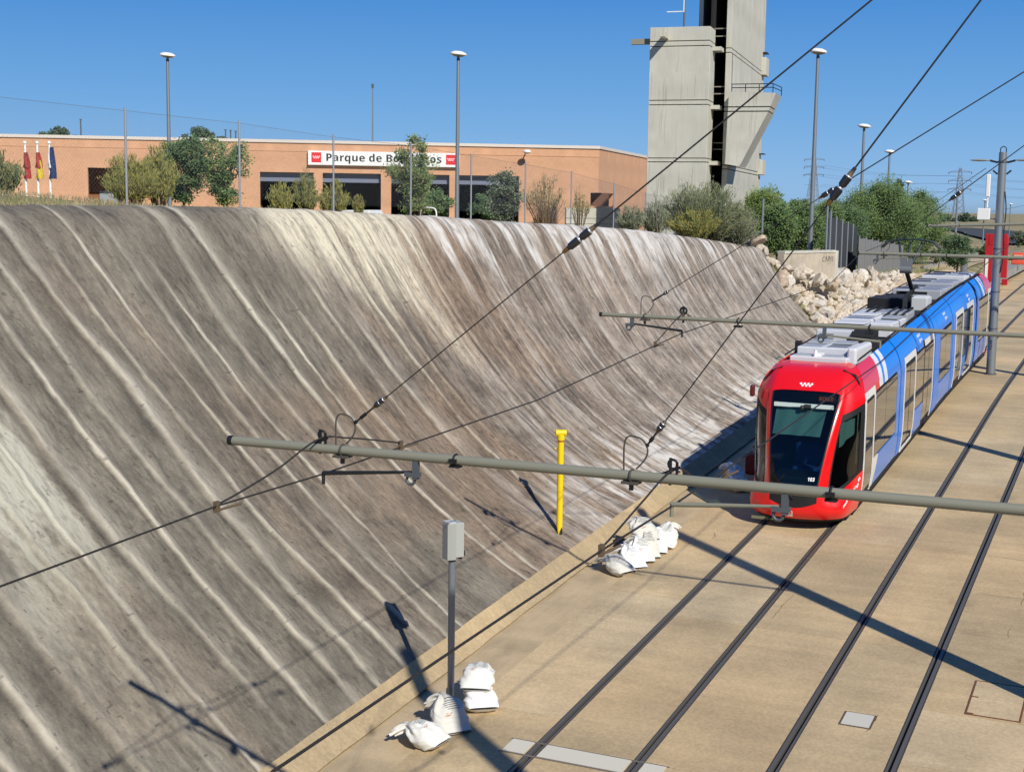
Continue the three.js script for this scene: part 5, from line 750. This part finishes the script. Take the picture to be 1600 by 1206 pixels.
// ================================================================ VEGETATION
function leafGeo(list) { // list of [x,y,z, dx,dy,dz (axis, half length included), width, r,g,b]
  const n = list.length, pos = new Float32Array(n * 12), col = new Float32Array(n * 12), nor = new Float32Array(n * 12), idx = new Uint32Array(n * 6); const s = V3(), ax = V3(), nn = V3(), tmp = V3(), n2 = V3();
  list.forEach((q, k) => { ax.set(q[3], q[4], q[5]); let bd = -1; for (let t = 0; t < 3; t++) { tmp.set(gauss(), gauss(), gauss()).cross(ax).normalize(); n2.crossVectors(tmp, ax).normalize(); if (n2.dot(SUND) < 0) { n2.negate(); tmp.negate(); } const dd = n2.dot(SUND) + .3 * n2.y; if (dd > bd) { bd = dd; s.copy(tmp).multiplyScalar(q[6] / 2); nn.copy(n2); } } const P = [[q[0] - ax.x, q[1] - ax.y, q[2] - ax.z], [q[0] + s.x, q[1] + s.y, q[2] + s.z], [q[0] + ax.x, q[1] + ax.y, q[2] + ax.z], [q[0] - s.x, q[1] - s.y, q[2] - s.z]]; for (let i = 0; i < 4; i++) for (let c = 0; c < 3; c++) { pos[k * 12 + i * 3 + c] = P[i][c]; col[k * 12 + i * 3 + c] = q[7 + c]; nor[k * 12 + i * 3 + c] = [nn.x, nn.y, nn.z][c]; } idx.set([0, 1, 2, 0, 2, 3].map(i => i + k * 4), k * 6); });
  const g = new THREE.BufferGeometry(); g.setAttribute('position', new THREE.BufferAttribute(pos, 3)); g.setAttribute('normal', new THREE.BufferAttribute(nor, 3)); g.setAttribute('color', new THREE.BufferAttribute(col, 3)); g.setIndex(new THREE.BufferAttribute(idx, 1)); return g;
}
const leafMat = new THREE.MeshPhysicalMaterial({ vertexColors: true, roughness: .9, transmission: .5, thickness: 0, side: THREE.DoubleSide }), barkMat = std(0x4a3d30, .95), paleBark = std(0x7a6448, .95);
const mix = (C, k) => { const a = C[Math.floor(rnd() * C.length)], m = rr(.72, 1.28) * 1.9; return a.map(v => v * m); };
function crownLeaves(rx, ry, rz, o) { // clumps spread through an uneven volume
  const L = [], cl = []; const nC = o.clumps ?? 40; for (let k = 0; k < nC; k++) { let v; do { v = V3(rr(-1, 1), rr(-1, 1), rr(-1, 1)); } while (v.length() > 1); const r = v.length(); if (r > .01) v.multiplyScalar(Math.pow(r, -.45)); if (v.length() > 1) v.normalize(); const low = v.y < -.2 ? .85 : 1; cl.push([v.x * rx * low * rr(.72, 1.05), v.y * ry * rr(.75, 1.05), v.z * rz * low * rr(.72, 1.05), rr(.6, 1.25) * (o.cs ?? .2)]); }
  const R = (rx + ry) / 2; for (let k = 0; k < o.n; k++) { const c = cl[Math.floor(rnd() * nC)]; const s = c[3] * R; const p = V3(c[0] + gauss() * s * .75, c[1] + gauss() * s * .6, c[2] + gauss() * s * .75); const d = V3(gauss(), gauss() * .7 + (o.up ?? 0), gauss()).normalize().multiplyScalar(o.leaf * rr(.6, 1.3) / 2); L.push([p.x, p.y, p.z, d.x, d.y, d.z, o.leaf * (o.aspect ?? .55), ...mix(o.col, 1)]); }
  return [leafGeo(L), cl];
}
function tree(name, label, cat, px, rowTop, rowBot, wpx, D, o, grp) {
  const k = D / FOCAL, c = at(px, (rowTop + rowBot) / 2, D), ry = (rowBot - rowTop) * k / 2, rx = wpx * k / 2, y0 = Math.min(gY(c.x, c.z), c.y - ry * (o.stem ?? .8)); const t = thing(name, label, cat, [c.x, y0, c.z], 0, grp); const cy = c.y - y0;
  const [g, cl] = crownLeaves(rx, ry, (o.depth ?? .9) * rx, o); part('crown', g.translate(0, cy, 0), leafMat, t);
  const tr = o.trunk ?? rx * .06; const fork = cy - ry * .55; const b = [rod(V3(0, -.1, 0), V3(.05 * rx, Math.max(.2, fork), 0), tr, 8, tr * .75)]; for (let i = 0; i < Math.min(cl.length, o.limbs ?? 14); i++) b.push(rod(V3(.05 * rx, Math.max(.15, fork) * rr(.75, 1), 0), V3(cl[i][0] * .85, cy + cl[i][1] * .85, cl[i][2] * .85), tr * .42, 6, tr * .12)); part('trunk', b, o.bark ?? barkMat, t); return t;
}
// broom like shrub: fans of thin upright strands
function broom(name, label, cat, px, rowTop, rowBot, wpx, D, o, grp) {
  const k = D / FOCAL, b0 = at(px, rowBot, D), H = (rowBot - rowTop) * k, R = wpx * k / 2; const y0 = Math.min(gY(b0.x, b0.z), b0.y); const t = thing(name, label, cat, [b0.x, y0, b0.z], 0, grp); const base = b0.y - y0;
  const L = [], st = [], N = o.stems ?? 46; for (let i = 0; i < N; i++) { const a = rnd() * 6.283, sp = Math.sqrt(rnd()) * (o.spread ?? 1), h = H * rr(.55, 1.03) * (1 - .45 * sp * sp); const root = V3(Math.cos(a) * R * .12, base * .2 - .2, Math.sin(a) * R * .12), tip = V3(Math.cos(a) * sp * R, base + h, Math.sin(a) * sp * R * .9), mid = root.clone().lerp(tip, .5).add(V3(-Math.cos(a) * R * .06, H * .07, -Math.sin(a) * R * .06)); st.push(rod(root, mid, .018, 5, .012), rod(mid, tip, .012, 5, .004));
    const M = Math.floor(o.n / N); for (let j = 0; j < M; j++) { const f = Math.pow(rnd(), .6); const p = f < .5 ? root.clone().lerp(mid, f * 2) : mid.clone().lerp(tip, f * 2 - 1); if (p.y < base + H * (o.bare ?? .1) * rr(.6, 1.4)) continue; const d = tip.clone().sub(mid).normalize().add(V3(gauss() * .38, gauss() * .25, gauss() * .38)).normalize(); const l = o.leaf * rr(.5, 1.3); p.addScaledVector(V3(gauss(), gauss() * .6, gauss()), R * (o.fuzz ?? .09)); L.push([p.x, p.y, p.z, d.x * l / 2, d.y * l / 2, d.z * l / 2, o.w ?? .02, ...mix(o.col, 1)]); } }
  part('foliage', leafGeo(L), leafMat, t); part('stems', st, o.bark ?? barkMat, t); return t;
}
const YG = [[.17, .17, .035], [.21, .19, .04], [.12, .14, .03], [.24, .21, .05]], GR = [[.05, .10, .025], [.07, .13, .03], [.04, .08, .025], [.09, .14, .035]], DG = [[.03, .065, .022], [.045, .085, .028], [.025, .05, .02]], GY = [[.13, .15, .085], [.17, .18, .11], [.10, .12, .06], [.2, .2, .13]], LG = [[.11, .17, .03], [.14, .19, .04], [.08, .13, .025]], OL = [[.13, .14, .05], [.09, .11, .04], [.17, .16, .06]], DRY = [[.30, .22, .11], [.24, .17, .08], [.34, .27, .14], [.18, .16, .06]];
broom('shrub', 'loose olive shrub at the left edge of the picture', 'shrub', -6, 232, 312, 84, 34, { n: 5200, leaf: .14, w: .035, col: OL, fuzz: .12 });
broom('broom_bush', 'yellowish green broom bush before the station entrance, left half', 'bush', 203, 232, 316, 88, 42, { n: 9000, leaf: .16, w: .026, col: YG, fuzz: .1 });
broom('broom_bush', 'yellowish green broom bush touching the leafy green tree', 'bush', 250, 222, 316, 66, 43, { n: 6500, leaf: .16, w: .026, col: YG, fuzz: .1 });
tree('small_tree', 'dense dark green small tree in the middle of the left bushes', 'tree', 285, 206, 318, 84, 48, { n: 11000, leaf: .11, col: GR, clumps: 46, cs: .2, stem: 1 });
tree('small_tree', 'airy green small tree with the brick wall showing through, before the first bay', 'tree', 352, 202, 318, 88, 47, { n: 6500, leaf: .1, col: LG.concat(GR), clumps: 46, cs: .16, stem: 1, bark: paleBark });
broom('broom_bush', 'yellow green broom bush in front of the first garage bay, leftmost', 'bush', 438, 282, 330, 44, 46, { n: 3600, leaf: .14, w: .03, col: YG });
broom('broom_bush', 'tall yellow green broom bush between the first and second bay', 'bush', 478, 264, 330, 44, 47, { n: 4200, leaf: .15, w: .026, col: YG.concat(OL) });
broom('broom_bush', 'yellow green broom bush in front of the second garage bay', 'bush', 520, 280, 332, 54, 46, { n: 4200, leaf: .14, w: .03, col: YG });
broom('broom_bush', 'small yellow green broom tuft at the right of the second bay', 'bush', 560, 300, 334, 24, 46, { n: 1200, leaf: .12, w: .03, col: YG });
tree('young_tree', 'young upright tree covering letters of the sign', 'tree', 641, 214, 336, 78, 45, { n: 7600, leaf: .085, col: LG.concat(OL), clumps: 50, cs: .15, stem: 1, up: .5, bark: paleBark });
broom('young_tree', 'thin upper twigs of a second young tree beside the sign', 'tree', 652, 205, 336, 56, 46, { n: 2600, leaf: .1, w: .03, col: LG, fuzz: .1, stems: 18 });
tree('shrub', 'green shrub in front of the third garage bay', 'shrub', 678, 292, 342, 62, 60, { n: 4600, leaf: .12, col: GR.concat(LG), clumps: 26, stem: 1 });
tree('shrub', 'green shrub at the left of the fourth garage bay', 'shrub', 756, 302, 345, 52, 60, { n: 3800, leaf: .12, col: GR, clumps: 24, stem: 1 });
tree('shrub', 'grey green dark shrub at the right of the fourth bay', 'shrub', 789, 268, 348, 58, 54, { n: 5600, leaf: .1, col: DG.concat(GY), clumps: 30, stem: 1 });
broom('dry_shrub', 'tawny half dry shrub with bare twigs before the brick corner', 'shrub', 852, 266, 350, 84, 56, { n: 3600, leaf: .13, w: .03, col: DRY, bare: .35, fuzz: .06, stems: 70, bark: paleBark });
broom('dry_shrub', 'smaller tawny dry shrub by the low precast wall', 'shrub', 906, 290, 352, 38, 57, { n: 1300, leaf: .12, w: .03, col: DRY.concat(YG), bare: .3, stems: 30, bark: paleBark });
broom('grey_shrub', 'grey green feathery shrub at the foot of the tower, left one', 'shrub', 984, 318, 362, 48, 50, { n: 3600, leaf: .14, w: .026, col: GY });
broom('grey_shrub', 'grey shrub with a bare dead stem at the foot of the tower', 'shrub', 1022, 308, 368, 50, 51, { n: 3400, leaf: .14, w: .026, col: GY });
{ const p = at(1030, 368, 50); const t = thing('dead_stem', 'bare forked dead stem in front of the tower', 'branch', p); const k = 50 / FOCAL; part('stem', [rod(V3(0, -.5, 0), V3(-.2, 70 * k, .02), .02, 6, .008), rod(V3(-.1, 30 * k, 0), V3(.25, 62 * k, 0), .012, 5, .005), rod(V3(-.15, 48 * k, 0), V3(-.05, 92 * k, 0), .01, 5, .004)], std(0x756b60, .95), t); part('twig', rod(V3(-.15, 55 * k, 0), V3(-.35, 75 * k, .03), .008, 5, .003), std(0x756b60, .95), t); }
broom('broom_bush', 'big feathery grey green broom with a yellow heart before the concrete tower', 'bush', 1098, 280, 380, 156, 52, { n: 26000, leaf: .2, w: .024, col: GY.concat(OL).concat(YG.slice(2, 3)), fuzz: .085, stems: 110 });
broom('broom_bush', 'yellow green heart of the big broom before the tower', 'bush', 1086, 318, 378, 96, 50.5, { n: 5600, leaf: .17, w: .026, col: YG, fuzz: .08 });
broom('broom_bush', 'low silvery broom at the right of the big one', 'bush', 1148, 322, 388, 84, 53, { n: 6000, leaf: .18, w: .022, col: GY, fuzz: .09 });
// right side
for (const [px, a, b, w, D, c, lb] of [[1192, 288, 392, 52, 88, LG, 'bright green tree just right of the tower'], [1215, 318, 394, 56, 78, LG.concat(GR), 'low light green tree between tower and tall lamp'], [1250, 316, 394, 64, 80, LG.concat(GR), 'light green tree left of the tallest lamp'], [1290, 318, 392, 56, 86, GR.concat(LG), 'mid green tree behind the tallest lamp'], [1322, 322, 400, 56, 90, GR, 'green tree at the left flank of the big tree'], [1380, 284, 402, 128, 100, GR.concat(LG), 'big spreading green tree behind two lamps'], [1430, 300, 404, 92, 104, GR.concat(LG), 'right part of the green grove behind the board fence'], [1345, 300, 398, 70, 106, GR, 'green tree behind the left of the two lamps']]) tree('tree', lb, 'tree', px, a, b, w, D, { n: Math.round(40000 * w / 80), leaf: .125, col: c, clumps: 90, cs: .22, stem: .95 });
for (const [px, a, b, w, D, lb] of [[1218, 304, 340, 30, 170, 'dark pine crown behind the light trees, left'], [1247, 310, 340, 40, 175, 'dark pine crown behind the light trees, right'], [1312, 304, 345, 44, 160, 'dark tree top at the left shoulder of the big tree'], [1404, 280, 310, 16, 180, 'dark tuft of a tree top above the big tree'], [88, 203, 232, 62, 128, 'dark tree top over the roof edge at far left'], [310, 198, 232, 46, 126, 'dark green tree top over the roof behind the left bushes'], [336, 206, 232, 36, 128, 'second dark tree top over the roof behind the left bushes']]) tree('tree', lb, 'tree', px, a, b, w, D, { n: Math.round(2400 * Math.max(w, 24) / 40), leaf: .3, col: DG, clumps: 22, cs: .22, stem: 1 });
tree('round_tree', 'small round clipped tree on a thin trunk beyond the tram', 'tree', 1497, 368, 419, 46, 84, { n: 7000, leaf: .13, col: DG.concat(GR), clumps: 40, cs: .22, trunk: .07, stem: 1.6 });
for (const [px, a, b, w, D, lb] of [[1486, 366, 396, 44, 105, 'brownish green bush behind the round tree'], [1540, 382, 402, 26, 105, 'small dark bush left of the lighting mast'], [1592, 362, 384, 24, 140, 'dark bush at the right edge of the picture'], [1468, 388, 412, 30, 92, 'low bush left of the round tree'], [1480, 338, 352, 34, 330, 'dark far tree clump on the skyline, left'], [1512, 336, 351, 30, 340, 'dark far tree clump on the skyline, right'], [1509, 331, 350, 7, 320, 'far pointed cypress on the skyline']]) tree('bush', lb, 'bush', px, a, b, w, D, { n: 2200, leaf: D > 200 ? .7 : .17, col: D > 200 ? DG : OL.concat(DG), clumps: 20, cs: .22, stem: 1 });
// weeds along the brow, dry grass, grass by the rocks
{
  const L = []; const blade = (x, z, h, C, w = .012) => { const y = gY(x, z); const lean = V3(gauss() * .3, 1, gauss() * .3).normalize().multiplyScalar(h / 2); L.push([x, y + h * .42, z, lean.x, lean.y, lean.z, w, ...mix(C, 1)]); };
  for (let k = 0; k < 26000; k++) { const z = rr(-12, -26), t = .35 + Math.pow(rnd(), 1.6) * 9, x = crestX(z) - t; const tall = sstep(17.5, 15.5, -z + .12 * t) * (.4 + .9 * vn(x * 1.3, z * 1.3)); if (rnd() < .35 + tall) blade(x, z, rr(.06, .16) + tall * rr(.1, .5), rnd() < .35 + .5 * tall ? GY.concat(OL) : DRY, .014); }
  for (let k = 0; k < 9000; k++) { const z = rr(-26, -48), t = .5 + Math.pow(rnd(), 1.3) * 6, x = crestX(z) - t; blade(x, z, rr(.05, .2), DRY.concat(OL), .014); }
  for (let k = 0; k < 16000; k++) { const z = rr(-57, -95), x = crestX(z) - .4 - Math.pow(rnd(), 1.4) * 14; blade(x, z, rr(.12, .5), LG.concat(DRY).concat(OL), .03); }
  const m = obj('weeds', leafGeo(L), leafMat); tag(m, 'weeds and dry grass along the top of the slope and rock bank', 'grass'); m.userData.kind = 'stuff';
}
// ================================================================ STOP AT THE FAR END
{
  const allY = (x, z) => x > 3.2 ? TY(z) : x > crestX(z) ? (z > -55 ? slopeY(x, z) : bankY(x, z)) : gY(x, z);
  const py = (x, z) => TY(z) + .3; const X0 = -8.35, X1 = -14;
  struct('platform', strip(X0, X1, -63.5, -130, .3, .5, 4).scale(1, 1, 1), new THREE.MeshStandardMaterial({ map: asphaltTex, roughness: .95, side: THREE.DoubleSide }));
  const yl = struct('platform_line', strip(X0 - .35, X0 - .75, -63.7, -129, .306, .004), new THREE.MeshStandardMaterial({ color: 0xc9a93c, roughness: .9, side: THREE.DoubleSide }));
  const a = hit(1541, 446, py, 200), rd = std(0xb01a20, .45), t = thing('stop_sign_frame', 'red steel frame of the tram stop with white information panel behind the mast', 'stop frame', a); const k = (a.clone().sub(EYE).length()) / FOCAL;
  part('upright', rbox(11 * k, 76 * k, .25, .03, 2 * k, 38 * k, 0), rd, t); part('upright', rbox(9 * k, 60 * k, .25, .03, 24 * k, 42 * k, 0), rd, t); part('top_bar', rbox(26 * k, 16 * k, .3, .03, 14 * k, 68 * k, 0), rd, t); part('panel', box(14 * k, 36 * k, .12, 13 * k, 36 * k, 0), std(0x2b2d31, .4), t); part('white_strip', box(4 * k, 40 * k, .05, 0, 22 * k, .16), whitePaint, t); part('foot', rbox(8 * k, 9 * k, .3, .02, 26 * k, 6 * k, 0), rd, t);
  const b = hit(1506, 434, py, 200) ?? at(1506, 434, 90); const c = thing('grey_cabinet', 'slim grey cabinet beside the rear of the tram', 'cabinet', b); part('body', cyl(.22, .22, 1.25, 0, 0, 0, 18), std(0x6f7478, .6), c); part('lid', cyl(.25, .2, .08, 0, 1.25, 0, 18), galvDark, c);
  const d = at(1592, 404, 95); const e = thing('plastic_barrier', 'faded orange red plastic barrier at the right edge', 'barrier', [d.x, d.y - .45, d.z]); part('body', [rbox(.75, .5, .3, .06, 0, .62, 0), rbox(.85, .3, .4, .06, 0, .2, 0)], std(0xd9553c, .7), e); part('stripe', box(.6, .14, .02, 0, .64, .16), std(0xe7a391, .7), e);
  // pale footpath winding behind the tram, far road
  const ribbon = (pts, w, lift, mat, name) => { const P = pts.map(([x, y]) => hit(x, y, allY, 900)).filter(Boolean); if (P.length < 2) return; const cv = new THREE.CatmullRomCurve3(P); struct(name, patch((q, s) => { const p = cv.getPoint(s), tg = cv.getTangent(s), n = V3(-tg.z, 0, tg.x).normalize(); const x = p.x + n.x * (q - .5) * w, z = p.z + n.z * (q - .5) * w; return [x, allY(x, z) + lift, z]; }, 6, 50, 0, (u, v) => [u, v * 10]), mat); };
  ribbon([[1424, 447], [1455, 432], [1490, 419], [1530, 409], [1575, 400]], 2.6, .12, new THREE.MeshStandardMaterial({ map: tanTex, color: 0xffffff, roughness: .9, side: THREE.DoubleSide }), 'footpath');
  ribbon([[1475, 358], [1530, 362], [1580, 372], [1640, 388]], 9, .25, new THREE.MeshStandardMaterial({ map: asphaltTex, color: 0x77787a, roughness: .9, side: THREE.DoubleSide }), 'road');
}
// things peeping over the slope's edge
{
  const w = at(567, 333, 62), t = thing('parked_car', 'roof of a pale parked car peeping over the slope by the second bay', 'car', [w.x, w.y - 1.42, w.z], .1); part('body', rbox(3.6, .7, 1.6, .2, 0, .6, 0), std(0xc9cbc8, .35, .2), t); part('roof', prism([[-.9, .9], [-.62, 1.5], [.55, 1.52], [.95, .9]], 1.4, .05).translate(0, 0, -.7), std(0xd5d6d2, .35), t); part('window', [box(1.2, .34, 1.46, -.02, 1.17, 0)], std(0x2a2e32, .1), t); for (const [a, b] of [[-1.1, .8], [1.1, .8], [-1.1, -.8], [1.1, -.8]]) part('wheel', new THREE.CylinderGeometry(.3, .3, .2, 18).rotateX(Math.PI / 2).translate(a, .3, b), rubber, t);
  const p = at(669, 334, 58), u = thing('tube_barrier', 'white tubular frame standing behind the slope by the third bay', 'barrier', [p.x, p.y - .6, p.z]); part('frame', tube([V3(-.38, 0, 0), V3(-.36, .72, 0), V3(-.28, .82, 0), V3(.28, .82, 0), V3(.36, .72, 0), V3(.38, 0, 0)], .035, 8, 40), whitePaint, u); part('crossbar', rod(V3(-.36, .5, 0), V3(.36, .5, 0), .025), whitePaint, u);
}
renderer.render(scene, camera);
